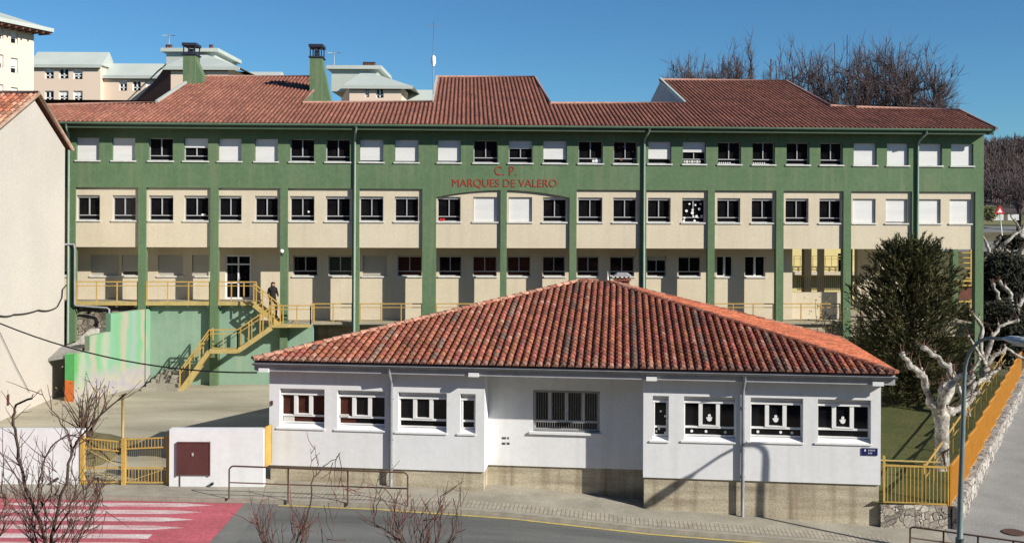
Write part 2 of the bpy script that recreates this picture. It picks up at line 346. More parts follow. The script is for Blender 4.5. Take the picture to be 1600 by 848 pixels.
# --- windows
def window(parent, a, b, z0, z1, w, glass, sh, style='two', fm='alu', shm='shutter', sillover=.05, bar=.24):
    w0 = w
    pb = MB(); pb.box(a, b, w0, w0+.05, z0, z1); p = B(pb, 'window', M[glass], parent)
    fb = MB(); t = .04; y0, y1 = w0-.06, w0-.002
    fb.box(a, a+t, y0, y1, z0, z1); fb.box(b-t, b, y0, y1, z0, z1); fb.box(a+t, b-t, y0, y1, z1-t, z1); fb.box(a+t, b-t, y0, y1, z0, z0+t)
    zz = z0 + bar
    if style == 'two':
        fb.box(a+t, b-t, y0, y1, zz-.022, zz+.022); m = (a+b)/2; fb.box(m-.022, m+.022, y0-.01, y1, zz+.022, z1-t)
    elif style == 'bars':
        m = (a+b)/2; fb.box(m-.05, m+.05, y0-.01, y1, z0+t, z1-t)
    elif style == 'three':
        zz = z0 + bar; fb.box(a+t, b-t, y0, y1, zz-.03, zz+.03); c0 = a+(b-a)*.33; c1 = a+(b-a)*.66
        fb.box(c0-.065, c0+.055, y0-.02, y1, zz+.03, z1-t); fb.box(c1-.055, c1+.065, y0-.02, y1, zz+.03, z1-t)
        fb.box(c0+.055, c1-.055, y0-.02, y1, zz+.03, zz+.07)
    elif style == 'one':
        fb.box(a+t, b-t, y0, y1, zz-.03, zz+.03); fb.box(a+t, a+t+.03, y0-.02, y1, z0+t, z1-t); fb.box(b-t-.03, b-t, y0-.02, y1, z0+t, z1-t)
    fo = fb.build('frame', M[fm], p, world=False)
    if sh > 0:
        sb = MB(); hh = (z1-z0)*sh; n = max(1, int(round(hh/.055)))
        for i in range(n):
            za = z1-hh+hh*i/n; zb = z1-hh+hh*(i+1)/n
            sb.face([(a+.015,w0-.10,za),(b-.015,w0-.10,za),(b-.015,w0-.112,(za+zb)/2),(a+.015,w0-.112,(za+zb)/2)])
            sb.face([(a+.015,w0-.112,(za+zb)/2),(b-.015,w0-.112,(za+zb)/2),(b-.015,w0-.10,zb),(a+.015,w0-.10,zb)])
        sb.face([(a+.015,w0-.10,z1-hh),(a+.015,w0-.07,z1-hh),(b-.015,w0-.07,z1-hh),(b-.015,w0-.10,z1-hh)])
        sb.build('shutter', M[shm], p, world=False)
    return p
def sill(p, a, b, w, z, wd=.30, m='sill', over=.06, front=.06):
    s_ = MB(); s_.box(a-over, b+over, w-front, w-.001, z-.07, z-.005); s_.face([(a,w-.001,z-.005),(b,w-.001,z-.005),(b,w+wd,z+.004),(a,w+wd,z+.004)])
    s_.build('sill', M[m], p, world=False)
def bits(p, items, m, w):       # small paper shapes stuck to the glass: (u, z, r)
    mb = MB()
    for u, z, r in items:
        mb.prism([(u+r*math.cos(k*math.pi/4), z+r*math.sin(k*math.pi/4)) for k in range(8)], w-.012, w-.004)
    mb.build('paper_decoration', m, p, world=False)
rng = random.Random(3)
for i, (a, b) in enumerate(WU):
    p = window(school, a, b, S1, H1, .24, 'glass', top_sh[i]); sill(p, a, b, 0, S1, .23)
    if i == 16: bits(p, [(b-.45, S1+.12, .07), (b-.30, S1+.13, .08), (b-.15, S1+.13, .08)], M['whiteplain'], .18)
    if i == 17: bits(p, [(a+.3, H1-.3, .035), (b-.2, H1-.5, .04), (a+.4, S1+.2, .06), (b-.15, S1+.12, .05), (a+.5, H1-.25, .03)], M['brick'], .18)
    if i == 19: bits(p, [(a+.12+.13*k, S1+.12, .05+.02*(k%2)) for k in range(7)], M['sill'], .18)
    if i in (20, 21): bits(p, [(a+.1+.11*k, S1+.07, .035) for k in range(6)], M['white_frame'], .18)
for i, (a, b) in enumerate(WU):
    p = window(school, a, b, S2, H2, .33, 'glass', mid_sh[i]); sill(p, a, b, .12, S2, .2)
    if i == 19: bits(p, [(a+.25,9.25,.07),(a+.55,9.15,.08),(b-.25,9.35,.07),(b-.6,9.3,.06),(b-.4,8.98,.07),(a+.15,8.9,.06),(a+.7,9.55,.05),(b-.15,9.0,.06),(a+.4,9.6,.05),(a+.12,8.75,.06),(b-.5,8.76,.06),(a+.6,8.98,.05),(b-.2,9.6,.05)], M['whiteplain'], .27)
    if i == 12: bits(p, [(a+.18,8.76,.08),(a+.30,8.78,.07)], M['redsign'], .27)
    if i == 5: bits(p, [(b-.32,8.96,.06),(b-.22,8.96,.06)], M['whiteplain'], .27)
    if i == 8: bits(p, [(b-.3,9.13,.055)], M['whiteplain'], .27)
for a, b, k in LW:
    if k in 'sS': p = window(school, a, b, S3, H3, W3+.18, 'glass', 1.0 if k == 'S' else .8, shm='shutter_grey')
    elif k == 'gs': p = window(school, a, b, S3, H3, W3+.18, 'glass', .97, shm='shutter_grey')
    elif k == 'h': p = window(school, a, b, S3, H3, W3+.18, 'glass', .22, shm='shutter_grey')
    elif k == 'l': p = window(school, a, b, S3, H3, W3+.18, 'glass', 0, style='bars', fm='white_frame')
    else: p = window(school, a, b, S3, H3, W3+.18, {'d':'glass','g':'glass_green','b':'glass_brown'}[k], .08, shm='shutter_grey')
    sill(p, a, b, W3, S3, .15)
# --- door on the upper walkway
db = MB(); a, b = DU; db.box(a, b, W3+.12, W3+.17, 4.72, H3); door = B(db, 'door', M['glass'])
fb = MB(); t = .07
for x in (a, a+(b-a)*.5-t/2, b-t): fb.box(x, x+t, W3+.06, W3+.118, 4.72, H3)
for z in (4.72, 5.5, H3-.5, H3-t): fb.box(a+t, b-t, W3+.07, W3+.118, z, z+t)
fb.build('frame', M['white_frame'], door, world=False)
hb = MB(); hb.box(a+(b-a)*.5+.05, a+(b-a)*.5+.08, W3+.03, W3+.06, 5.6, 5.8); hb.build('handle', M['alu'], door, world=False)
# --- soffit, eave, gutter
ER = g.slope(1557, 203, -.72, ZE, .30)[0]
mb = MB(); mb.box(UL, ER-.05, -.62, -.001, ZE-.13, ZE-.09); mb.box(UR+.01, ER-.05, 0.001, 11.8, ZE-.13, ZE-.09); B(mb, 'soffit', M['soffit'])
mb = MB(); mb.box(UL, ER, -.70, -.625, ZE-.30, ZE-.015); mb.box(ER-.06, ER, -.62, 12, ZE-.17, ZE-.015); B(mb, 'fascia', M['soffit'])  # front board deepened in dark colour to paint in the shade under the eave
gut = MB()
for k in range(5):
    t0, t1 = math.pi + math.pi*k/5, math.pi + math.pi*(k+1)/5; r = .075
    p = [(-.78 + r*math.cos(t), ZE-.05 + r*math.sin(t)) for t in (t0, t1)]
    gut.face([(UL,p[0][0],p[0][1]),(UL,p[1][0],p[1][1]),(ER,p[1][0],p[1][1]),(ER,p[0][0],p[0][1])], sm=True)
gut.box(UL, ER, -.865, -.853, ZE-.055, ZE-.03); gut.box(UL, ER, -.707, -.702, ZE-.14, ZE-.03)
B(gut, 'gutter', M['green_trim'])
def pipe(x, ytop=200, z0=.6, off=-.08):
    u = g.px(x, 300)[0]; mb = MB()
    mb.tube([(u+.12,-.78,ZE-.12),(u+.12,-.76,ZE-.25),(u+.02,-.16,ZE-.62),(u,off,ZE-.85),(u,off,ZE-1.2),(u,off,z0)], .055, 8)
    for z in (12.2, 10.6, 8.2, 6.2, 4.2): mb.box(u-.08, u+.08, off+.02, -.007, z, z+.04)
    B(mb, 'downpipe', M['pipe'])
pipe(108); pipe(554.5); pipe(1006); pipe(1433)
u = g.px(117, 400)[0]; us = g.px(172, 480)[0]; mb = MB()
mb.tube([(u-.5,-.12,7.5),(u,-.12,7.5),(u+.03,-.12,7.3),(u+.03,-.12,4.62),(u+.12,-.12,4.52),(us-.1,-.12,4.42),(us,-.12,4.35),(us,-.12,3.95)], .05, 8)
B(mb, 'downpipe', M['zinc'])
# --- wall lamp on a pillar
lu = g.px(441, 393)[0]; mb = MB(); mb.tube([(lu,-.006,7.05),(lu,-.12,7.05),(lu,-.12,7.12)], .02, 6); mb.box(lu-.05,lu+.05,-.012,-.004,6.95,7.15); wl = B(mb, 'wall_lamp', M['soffit'])
mb = MB(); mb.tube([(lu,-.12,7.12),(lu,-.12,7.16),(lu,-.12,7.24),(lu,-.12,7.3)], [.05,.10,.10,.03], 10); mb.build('lamp_shade', M['whiteplain'], wl, world=False)
# --- lettering
def letters(txt, x0, x1, ytop, ybot, parent, m, w=-.02, name='lettering', fr=GB, extr=.008):
    cu = bpy.data.curves.new('t', 'FONT'); cu.body = txt; cu.size = 1; cu.extrude = .0
    o = bpy.data.objects.new('t', cu); col.objects.link(o)
    dg = bpy.context.evaluated_depsgraph_get(); me = bpy.data.meshes.new_from_object(o.evaluated_get(dg))
    bpy.data.objects.remove(o)
    vs = [v.co.copy() for v in me.vertices]; mnx = min(v.x for v in vs); mxx = max(v.x for v in vs); mny = min(v.y for v in vs); mxy = max(v.y for v in vs)
    ua, za = fr.px(x0, ytop, w); ub, zb = fr.px(x1, ybot, w); zb2 = fr.px((x0+x1)/2, ybot, w)[1]; za2 = fr.px((x0+x1)/2, ytop, w)[1]
    mb = MB(); fn = lambda v, ww: (ua+(v.x-mnx)/(mxx-mnx)*(ub-ua), ww, zb2+(v.y-mny)/(mxy-mny)*(za2-zb2))
    base = len(mb.v); edges = {}
    for p in me.polygons:
        vv = [vs[i] for i in p.vertices]; mb.face([fn(v, w) for v in vv])
        for e in p.edge_keys: edges.setdefault(e, []).append(1)
    for (i, j), l in edges.items():
        if len(l) == 1: mb.face([fn(vs[i], w), fn(vs[j], w), fn(vs[j], w+.018), fn(vs[i], w+.018)])
    bpy.data.meshes.remove(me)
    return mb
B(letters('MARQUES DE VALERO', 707, 870, 280, 294.5, school, None), 'lettering', M['letters'])
B(letters('C. P.', 773, 807, 260, 274, school, None), 'lettering', M['letters'])

# --- tiled roofs -----------------------------------------------------
def tile_roof(mb, bed, P0, e, up, poly, sp, rad, step, segs, tintf, overlap=.05, lift=.025, thick=.02, phase=0.0):
    """poly: outline in (s along the eave, t up the slope). e, up unit vectors in parent coordinates"""
    e = Vector(e); up = Vector(up); nrm = e.cross(up).normalized(); P0 = Vector(P0)
    s0 = min(p[0] for p in poly); s1 = max(p[0] for p in poly)
    bed.face([P0 + e*a + up*b for a, b in poly])
    k = 0; n = int((s1-s0)/sp)+1
    for k in range(n+1):
        s = s0 + sp*(k+.5)
        xs = []
        for (a, b), (c, d) in zip(poly, poly[1:]+poly[:1]):
            if (a <= s) != (c <= s): xs.append(b + (d-b)*(s-a)/(c-a))
        xs.sort()
        for t0, t1 in zip(xs[::2], xs[1::2]):
            t = t0 - (.06 if t0 == xs[0] else 0); j = 0
            while t < t1-.02:
                te = min(t+step+overlap, t1); tc = tintf(k, j, s, t); jx = rng.uniform(-.008,.008)
                ra, rb = rad, rad*.80
                va = []; vb = []
                for q in range(segs+1):
                    an = math.pi*q/segs; cx, sx = math.cos(an), math.sin(an)
                    va.append(P0 + e*(s+jx+ra*cx) + up*t + nrm*(ra*sx*.9+lift)); vb.append(P0 + e*(s+jx+rb*cx) + up*te + nrm*(rb*sx*.9+.004))
                for q in range(segs): mb.face([va[q], va[q+1], vb[q+1], vb[q]][::-1] if False else [va[q+1], va[q], vb[q], vb[q+1]], tc, sm=False)
                mb.face([va[q] for q in range(segs+1)] , (tc[0]*.8, tc[1]*.8, tc[2]*.8))
                t += step; j += 1
K = .30; cosr = 1/math.sqrt(1+K*K)
out_px = [(66,166),(243,162),(309,121),(492,121),(499,132),(473,162),(676,161),(683.5,121.5),(836,122),(860,163),(1072,163),(1031,126),(1228,128),(1298,167),(1338,169),(1500,174),(1557,203)]
pl = [g.slope(x, y, -.72, ZE, K) for x, y in out_px]
up = Vector((0, cosr, K*cosr)); P0 = (0, -.72, ZE)
poly = [(UL, 0), (UL, (pl[0][1]+.72)/cosr)] + [(u, (w+.72)/cosr) for u, w in pl]
poly[-1] = (poly[-1][0], 0.0)
colc = {}
def t1(k, j, s, t):
    if k not in colc: colc[k] = rng.uniform(.9, 1.1)
    v = colc[k]*rng.uniform(.85, 1.15); v2 = v*rng.uniform(.95, 1.1); return (v, v2, v2)
mb = MB(); bed = MB(); tile_roof(mb, bed, P0, (1,0,0), up, poly, .222, .078, .42, 4, t1, lift=.004)
ro = B(mb, 'roof', M['rooftile']); bed.build('roof_bed', M['tilebed'], ro, world=False)
Zr = lambda w: ZE + K*(w+.72)
# verge and ridge trims, gable triangles with steep backs
def gable(x_f, y_f, x_r, y_r, x_b, y_b, thick, m):
    u, w1 = g.slope(x_r, y_r, -.72, ZE, K); uf, w0 = g.slope(x_f, y_f, -.72, ZE, K); u = (u+uf)/2
    wb, zb = g.side(x_b, y_b, u); return u, w0, w1, wb, zb
def tri(u, w0, w1, wb, zb, m, th=.25, sgn=1):
    mb = MB(); z0 = Zr(w0)-.1; z1 = Zr(w1)-.02; ua, ub = sorted((u, u+th*sgn))
    prof = [(w0, z0), (wb, zb-.1), (wb, zb), (w1, z1)]
    mb.face([(ua, a, b) for a, b in prof]); mb.face([(ub, a, b) for a, b in prof[::-1]])
    for (a, b), (c, d) in zip(prof, prof[1:]+prof[:1]): mb.face([(ua,a,b),(ub,a,b),(ub,c,d),(ua,c,d)])
    B(mb, 'gable_wall', m)
lows = []
def bk(w1): return w1+3.6
uR1, a_, b_, wb_, zb_ = gable(473,162,497,133,516,161,.25,None); wr1 = g.slope(492,121,-.72,ZE,K)[1]
tri(uR1, a_, wr1, wr1+4.5, Zr(wr1)-2.9, M['green'], .25, -1)
uC0, wc0, wc1 = gable(676,161,683.5,121.5,676,161,0,0)[:3]; tri(uC0, wc0, wc1, wc1+4.5, Zr(wc1)-2.9, M['fascia'], .2)
uC1, wd0, wd1 = gable(860,163,836,122,870,163,0,0)[:3]; tri(uC1, wd0, wd1, wd1+4.5, Zr(wd1)-2.9, M['fascia'], .2, -1)
uG, wg0, wg1, wgb, zgb = gable(1072,163,1031,126,1015,162,0,0); tri(uG, wg0, wg1, wgb, zgb, M['fascia'], .2)
uL0, wl0, wl1 = gable(243,162,309,121,240,162,0,0)[:3]; tri(uL0, wl0, wl1, wl1+4.5, Zr(wl1)-2.9, M['fascia'], .2)
uRE = g.slope(1228,128,-.72,ZE,K)[0]; uRF, wRF = g.slope(1298,167,-.72,ZE,K)
bb = MB()     # hidden back slopes
for ua, ub, w in ((uL0+.2, uR1-.25, wr1), (uC0+.2, uC1-.2, wc1), (uG+.2, uRE, wg1)):
    bb.face([(ua, w, Zr(w)-.02), (ua, w+4.5, Zr(w)-2.9), (ub, w+4.5, Zr(w)-2.9), (ub, w, Zr(w)-.02)])
bb.face([(uRE,wg1,Zr(wg1)-.02),(uRE,wg1+4.5,Zr(wg1)-2.9),(uRF,wRF+8,Zr(wRF)),(uRF,wRF,Zr(wRF)-.02)])
wlow = g.slope(1000,163,-.72,ZE,K)[1]
bb.face([(UL,wlow,Zr(wlow)-.03),(ER-2,wlow,Zr(wlow)-.03),(ER-2,12,ZE),(UL,12,ZE)])
bb.face([(pl[-2][0],pl[-2][1],Zr(pl[-2][1])-.02),(ER,-.72,ZE),(ER,12,ZE),(ER-2,12,ZE)])
bb.build('rear_slope', M['tilebed'], ro, world=False)
# pale ridge line
rc = MB(); pr = None
for (x, y), (u, w) in zip(out_px, pl):
    p = Vector((u, w, Zr(w)+.06))
    if pr is not None and not (x in (309,)): rc.tube([pr, p], .075, 6)
    pr = p
rc.build('ridge_tiles', mat('pale_ridge', (.36,.20,.15), (.30,.16,.12), scale=2, fine=.3, bscale=8), ro, world=False)
# verge board at the left raised part (pale)
vb = MB(); vb.beam((uL0-.02, wl0, Zr(wl0)+.06), (uL0-.02, wl1, Zr(wl1)+.06), .14, .22); vb.beam((uG-.02, wg0, Zr(wg0)+.05), (uG-.02, wg1, Zr(wg1)+.05), .12, .24); vb.beam((uC0-.02, wc0, Zr(wc0)+.05), (uC0-.02, wc1, Zr(wc1)+.05), .12, .2)
vb.build('verge_board', M['metalroof'], ro, world=False)
# --- chimneys: green shaft with a raking buttress and a dark metal lantern
def chimney(xa, xb, ytop, yshaft, ybase, rake, w):
    u0, zt = g.px(xa, ytop, w); u1 = g.px(xb, ytop, w)[0]; zs = g.px(xa, yshaft, w)[1]; zb = g.px(xa, ybase, w)[1]-1.2
    mb = MB(); mb.box(u0, u1, w, w+1.1, zb, zs)
    ur, zrk = g.px(rake[0], rake[1], w)
    mb.prism([(u1, zb), (ur, zb), (ur, zrk), (u1, zs-.25)], w+.15, w+.95)
    c = B(mb, 'chimney', M['green'])
    l = MB(); e = .06
    l.box(u0-e, u1+e, w-e, w+1.1+e, zt-.16, zt); l.box(u0-e, u1+e, w-e, w+1.1+e, zs+.0, zs+.08)
    for x in (u0, u0+(u1-u0)*.5-.03, u1-.06):
        for y in (w, w+1.04): l.box(x, x+.06, y, y+.06, zs+.08, zt-.16)
    l.box((u0+u1)/2-.13, (u0+u1)/2+.13, w+.35, w+.7, zs+.08, zt-.3)
    l.build('chimney_cap', M['darkmetal'], c, world=False)
chimney(286, 305, 67, 86, 133, (315, 117), wl1*.8)
chimney(484, 503, 69, 90, 160, (516, 158), wr1*.62)
# roof light strip on the middle block (dark)
# --- slab, inner columns and rear parapet of the open arcade on the right
mb = MB(); mb.box(UO, UR, .5, 12, 2.9, 3.55); B(mb, 'arcade_floor', M['concrete'])
mb = MB()
mb.holes(UO+.0, g.px(1320,480,2.6)[0], 3.56, g.px(1250,456,2.6)[1], 2.6, [], 0); u1 = g.px(1322,480,2.6)[0]; zt = g.px(1250,457,2.6)[1]
mb.box(UO+.02, u1, 2.605, 2.8, 3.56, zt)
B(mb, 'arcade_parapet', M['beige'])
for x0, x1, w, k in ((1257,1268,6.5,'beige'),(1281,1288,11.2,'beige'),(1318,1332,11,'green'),(1340,1372,7.5,'beige'),(1489,1497,8.5,'green')):
    a, b = g.px(x0, 420, w)[0], g.px(x1, 420, w)[0]; mb = MB(); mb.box(a, b, w, w+.5, 3.56, ZB0); B(mb, 'inner_column', M[k])
mb = MB(); x0 = g.px(1352, 420, 9)[0]; mb.box(x0, g.px(1425,420,9)[0], 9, 9.3, 3.56, ZB0); B(mb, 'inner_wall', M['beige'])
mb = MB(); mb.box(g.px(480,500)[0], UR, 3.1, 3.3, .3, 3.5); mb.box(UR-.3, UR-.01, .35, 12, .3, 2.89); B(mb, 'undercroft_wall', M['concrete'])

# ================================================================== walls, walkway, stairs by the school
def bar_rail(mb, p0, p1, h=.95, nb=0, posts=2, pw=.05, mid=True):
    p0, p1 = Vector(p0), Vector(p1); upv = Vector((0,0,h))
    mb.beam(p0+upv, p1+upv, .06, .05)
    if mid: mb.beam(p0+upv*.80, p1+upv*.80, .04, .035)
    for i in range(posts+1):
        p = p0.lerp(p1, i/posts); mb.beam(p, p+upv, pw, pw)
walk = thing('raised_walkway', 'upper and lower steel walkway with thin yellow railings along the foot of the green school', 'walkway', GB.world(g.px(300,470)[0], 0, 4.7), GB.yaw)
WK = lambda mb, n, m: mb.build(n, m, walk)
L2W = lambda u, w, z: GB.world(u, w, z)
ZU = 4.70; ZL = 3.66; UE = g.px(400, 470)[0]
def boxw(mb, u0, u1, w0, w1, z0, z1):
    mb2 = MB(); mb2.box(u0, u1, w0, w1, z0, z1)
    i = len(mb.v); mb.v.extend([tuple(L2W(*v)) for v in mb2.v]); mb.f.extend([tuple(i+k for k in f) for f in mb2.f]); mb.c += mb2.c; mb.sm += mb2.sm; mb.m += mb2.m
mb = MB(); boxw(mb, UL, UE, .10, W3-.01, ZU-.08, ZU); boxw(mb, UE, g.px(1326,500)[0], .30, W3-.01, ZL-.10, ZL)
u0 = g.px(392, 505)[0]; u1 = g.px(488, 505)[0]; boxw(mb, u0+1.0, u1, -.55, .30, ZL-.10, ZL)
WK(mb, 'deck', M['pave'])
mb = MB()
for i in range(1, 4):
    a = PU[i][1]; b = PU[i+1][0] if i < 3 else UE
    boxw(mb, a, b, .03, .095, ZU-.17, ZU+.02)
a = PU[4][1]; boxw(mb, u1, g.px(1326,500)[0], .345, .41, ZL-.14, ZL+.02); boxw(mb, u0+1.0, u1, -.60, -.555, ZL-.14, ZL+.02)
WK(mb, 'edge_beam', M['yellow2'])
mb = MB()
for i in range(1, 4):
    a = PU[i][1]; b = PU[i+1][0] if i < 3 else UE
    for k in range(4):
        u = a+.1+(b-a-.2)*k/3; boxw(mb, u-.05, u+.05, .0, .11, ZU-.26, ZU-.17)
WK(mb, 'bracket', M['soffit'])
for i in range(1, 4):
    a = PU[i][1]+.04; b = PU[i+1][0]-.04 if i < 3 else UE
    mb = MB(); bar_rail(mb, L2W(a,.06,ZU), L2W(b,.06,ZU), .98, posts=3); WK(mb, 'railing', M['yellow'])
ends = [(u1, PU[5][0])] + [(PU[i][1], PU[i+1][0]) for i in range(5, 12)]
for a, b in ends:
    mb = MB(); bar_rail(mb, L2W(a+.03,.37,ZL), L2W(b-.03,.37,ZL), .92, posts=3 if b-a > 2 else 2); WK(mb, 'railing', M['yellow'])
mb = MB(); bar_rail(mb, L2W(u0+1.0,-.57,ZL), L2W(u1,-.57,ZL), .92, posts=3); bar_rail(mb, L2W(u1,-.57,ZL), L2W(u1,.36,ZL), .92, posts=1); WK(mb, 'railing', M['yellow'])

st = thing('metal_staircase', 'yellow metal staircase zigzagging down the teal retaining wall to the playground', 'staircase', GB.world(g.px(283,600,-.6)[0], -.6, .6), GB.yaw)
def flight(pa, pb, w0, w1, n, rails=(True, True)):
    (ua, za), (ub, zb) = pa, pb
    mb = MB()
    for w in (w0, w1): mb.beam(L2W(ua,w,za-.08), L2W(ub,w,zb-.08), .05, .22)
    mb.build('stringer', M['yellow2'], st)
    mb = MB()
    for i in range(n):
        t = (i+.5)/n; u = ua+(ub-ua)*t; z = za+(zb-za)*t; d = abs(ub-ua)/n*.55
        boxw(mb, u-d, u+d, w0+.03, w1-.03, z-.03, z)
    mb.build('tread', M['yellow2'], st)
    for w, on in ((w0, rails[0]), (w1, rails[1])):
        if on:
            mb = MB(); bar_rail(mb, L2W(ua,w,za), L2W(ub,w,zb), .95, posts=3); mb.build('handrail', M['yellow'], st)
def land(ua, ub, w0, w1, z, rail):
    mb = MB(); boxw(mb, ua, ub, w0, w1, z-.06, z); boxw(mb, ua, ub, w0-.03, w0, z-.18, z+.02); mb.build('landing', M['yellow2'], st)
    mb = MB(); bar_rail(mb, L2W(*rail[0],z), L2W(*rail[1],z), .95, posts=2); mb.build('handrail', M['yellow'], st)
def P(x, y, w): return g.px(x, y, w)
f1a = (UE, ZU); f1b = (g.px(440,500,-.2)[0], ZL)
flight(f1a, f1b, -.55, .25, 6, (True, False))
mz = P(348, 546, -1.3)[1]; m0 = P(327,546,-1.3)[0]; m1 = P(371,546,-1.3)[0]
f2a = (P(424,505,-1.3)[0], ZL)
mb = MB(); boxw(mb, f2a[0], g.px(452,505,-.9)[0], -1.30, -.58, ZL-.06, ZL); mb.build('landing', M['yellow2'], st)
flight(f2a, (m1, mz), -1.30, -.60, 7); land(m0, m1, -1.30, -.60, mz, ((m0,-1.3),(m1,-1.3)))
flight((m0, mz), (P(281,604,-1.3)[0], .62), -1.30, -.60, 10)

# teal retaining wall under the walkway
c0 = P(229, 600, .36)[0]; c1 = P(489, 600, .36)[0]
mb = MB(); boxw(mb, c0, c1, .36, .60, .3, ZL-.11); boxw(mb, c0, UE, .36, .60, ZL-.11, ZU-.09)
rw = mb.build('retaining_wall', M['teal'], None, origin=L2W((c0+c1)/2, .36, .6)); tag(rw, 'tall pale teal painted retaining wall under the walkway, behind the yellow stairs', 'retaining wall')
# mural wall, stepping down towards the house
A = L2W(c0, -.03, 0); Bp = Vector((-19.6, 45.9, 0)); d = (Bp-A); Ln = d.length; d.normalize(); nn = Vector((-d.y, d.x, 0))
if nn.x > 0: nn = -nn         # the wall's thickness goes away from the playground
def mz_(x, y):                # pixel on the wall's face -> (distance along, z)
    r = ray(x, y); k = Vector((-nn.x, -nn.y, 0)); t = A.dot(k)/r.dot(k); p = r*t; return (p-A).dot(d), H + p.z
prof = [mz_(x, y) for x, y in ((228,483),(173,490),(173,518),(140,525),(140,548),(116,554))]
for i in range(len(prof)): prof[i] = (max(0, prof[i][0]), prof[i][1])
prof[0] = (-.42, prof[0][1]); Le = prof[-1][0]
mb = MB(); oo = [(-.42,.35)] + prof + [(Le,.35)]
for s_, q in ((0, oo), (.3, oo[::-1])): mb.face([A + d*a + nn*s_ + Vector((0,0,b)) for a, b in q])
for (a, b), (c, e) in zip(oo, oo[1:]+oo[:1]): mb.face([A+d*a+Vector((0,0,b)), A+d*a+nn*.3+Vector((0,0,b)), A+d*c+nn*.3+Vector((0,0,e)), A+d*c+Vector((0,0,e))])
mu = mb.build('mural_wall', M['mural'], None, origin=A+d*Le/2+Vector((0,0,.6))); tag(mu, 'stepped playground wall painted with faded green, pink and cream stripes', 'painted wall')
mb = MB(); E = A+d*Le+d*.002
zt = prof[-1][1]
mb.face([E+Vector((0,0,.35)), E+nn*.55+Vector((0,0,.35)), E+nn*.55+Vector((0,0,1.55)), E+Vector((0,0,1.55))]); mb.face([E+nn*.55+Vector((0,0,.35)), E+nn*.55-d*.4+Vector((0,0,.35)), E+nn*.55-d*.4+Vector((0,0,1.55)), E+nn*.55+Vector((0,0,1.55))])
mb.build('orange_end', M['mural_orange'], mu)
mb = MB(); mb.face([E+Vector((0,0,1.55)), E+nn*.55+Vector((0,0,1.55)), E+nn*.55+Vector((0,0,zt)), E+Vector((0,0,zt))]); mb.face([E+nn*.55+Vector((0,0,1.55)), E+nn*.55-d*.4+Vector((0,0,1.55)), E+nn*.55-d*.4+Vector((0,0,zt)), E+nn*.55+Vector((0,0,zt))]); mb.face([E+Vector((0,0,zt)),E+nn*.55+Vector((0,0,zt)),E+nn*.55-d*.4+Vector((0,0,zt)),E-d*.4+Vector((0,0,zt))])
mb.build('green_end', M['mural_side'], mu)
# rough stone bank behind the mural, up to the walkway
mb = MB(); ub0 = g.px(60,500,.5)[0]; nx, nz = 26, 12; bw = c0-.25-ub0
for i in range(nx):
    for j in range(nz):
        q = []
        for a, b in ((i,j),(i+1,j),(i+1,j+1),(i,j+1)):
            u = ub0+bw*a/nx; z = .4+(ZU-.6)*b/nz; w = .55 - .9*(1-b/nz) + .35*noise.noise(Vector((u*1.3,z*1.3,2))); q.append(L2W(u,w,z))
        mb.face(q, sm=True)
bk_ = mb.build('stone_bank', M['bank'], None, origin=L2W(ub0+bw/2,0,.6)); tag(bk_, 'rough grey rubble bank under the left end of the walkway', 'stone bank')
# low whitewashed masonry and lean-to beside the house
mb = MB(); q = [at(118,560,48.6), at(166,545,48.6)]
x0, x1 = at(104,520,48.3).x, at(172,520,48.3).x
zt0 = at(120,546,48.3).z; zt1 = at(170,512,48.3).z
mb.v = []; pr_ = [(x0,.4),(x1,.4),(x1,zt1),(at(140,516,48.3).x,zt1-.05),(at(118,530,48.3).x,zt0+.35),(x0,zt0+.2)]
mb.prism(pr_, 48.3, 48.9)
ww = mb.build('whitewashed_wall', mat('flaking_whitewash', (.62,.60,.55), (.36,.34,.30), scale=2.5, bump=.6, fine=.3, bscale=7), None, origin=((x0+x1)/2,48.3,.6)); tag(ww, 'low flaking whitewashed wall between the stone bank and the cream house', 'wall')
mb = MB(); x0 = -20.88; x1 = at(139,545,46.6).x
p = [Vector((x0,46.2,at(104,560,46.2).z)), Vector((at(116,553,46.2).x,46.2,at(116,553,46.2).z)), at(139,537,47.6), Vector((x0,47.6,at(104,540,47.6).z))]
mb.face(p); mb.face([q - Vector((0,0,.12)) for q in reversed(p)])
for a, b in zip(p, p[1:]+p[:1]): mb.face([a, a-Vector((0,0,.12)), b-Vector((0,0,.12)), b])
shed = thing('lean_to_shed', 'small lean-to with a sloping grey roof squeezed between the cream house and the mural', 'shed', (-20.4,46.4,.6))
mb.build('roof', M['pave2'], shed)
mb = MB(); xa, xb = at(104,600,46.5).x, at(113.5,600,46.5).x; mb.box(xa, xb, 46.5, 46.56, .6, at(104,566,46.5).z); mb.build('door', M['shutter_grey'], shed)
# concrete steps
mb = MB(); sx0, sx1 = at(222,600,48.7).x, at(279,600,48.7).x
for i in range(5): mb.box(sx0+.12*i, sx1, 48.6+.32*i, 50.9, .5 if i == 0 else .6+.15*i, .6+.15*(i+1))
so = mb.build('concrete_steps', M['pave'], None, origin=((sx0+sx1)/2,48.7,.6)); tag(so, 'short flight of worn concrete steps at the foot of the teal wall', 'steps')
mb = MB(); pa = Vector((sx0+1.6,48.3,.62)); pb = Vector((m0*1+.0,0,0))
a_ = L2W(P(247,592,-.9)[0], -.9, .7); b_ = L2W(P(281,560,-.9)[0], -.9, 1.5)
mb.tube([a_+Vector((0,0,.0)), a_+Vector((.1,0,.55)), b_+Vector((0,0,.75))], .025, 6); mb.tube([a_+Vector((.25,0,0)), b_+Vector((0,0,.35))], .02, 6)
hr = mb.build('handrail', M['rust'], None, origin=a_); tag(hr, 'thin dark handrail beside the concrete steps left of the yellow stairs', 'handrail')
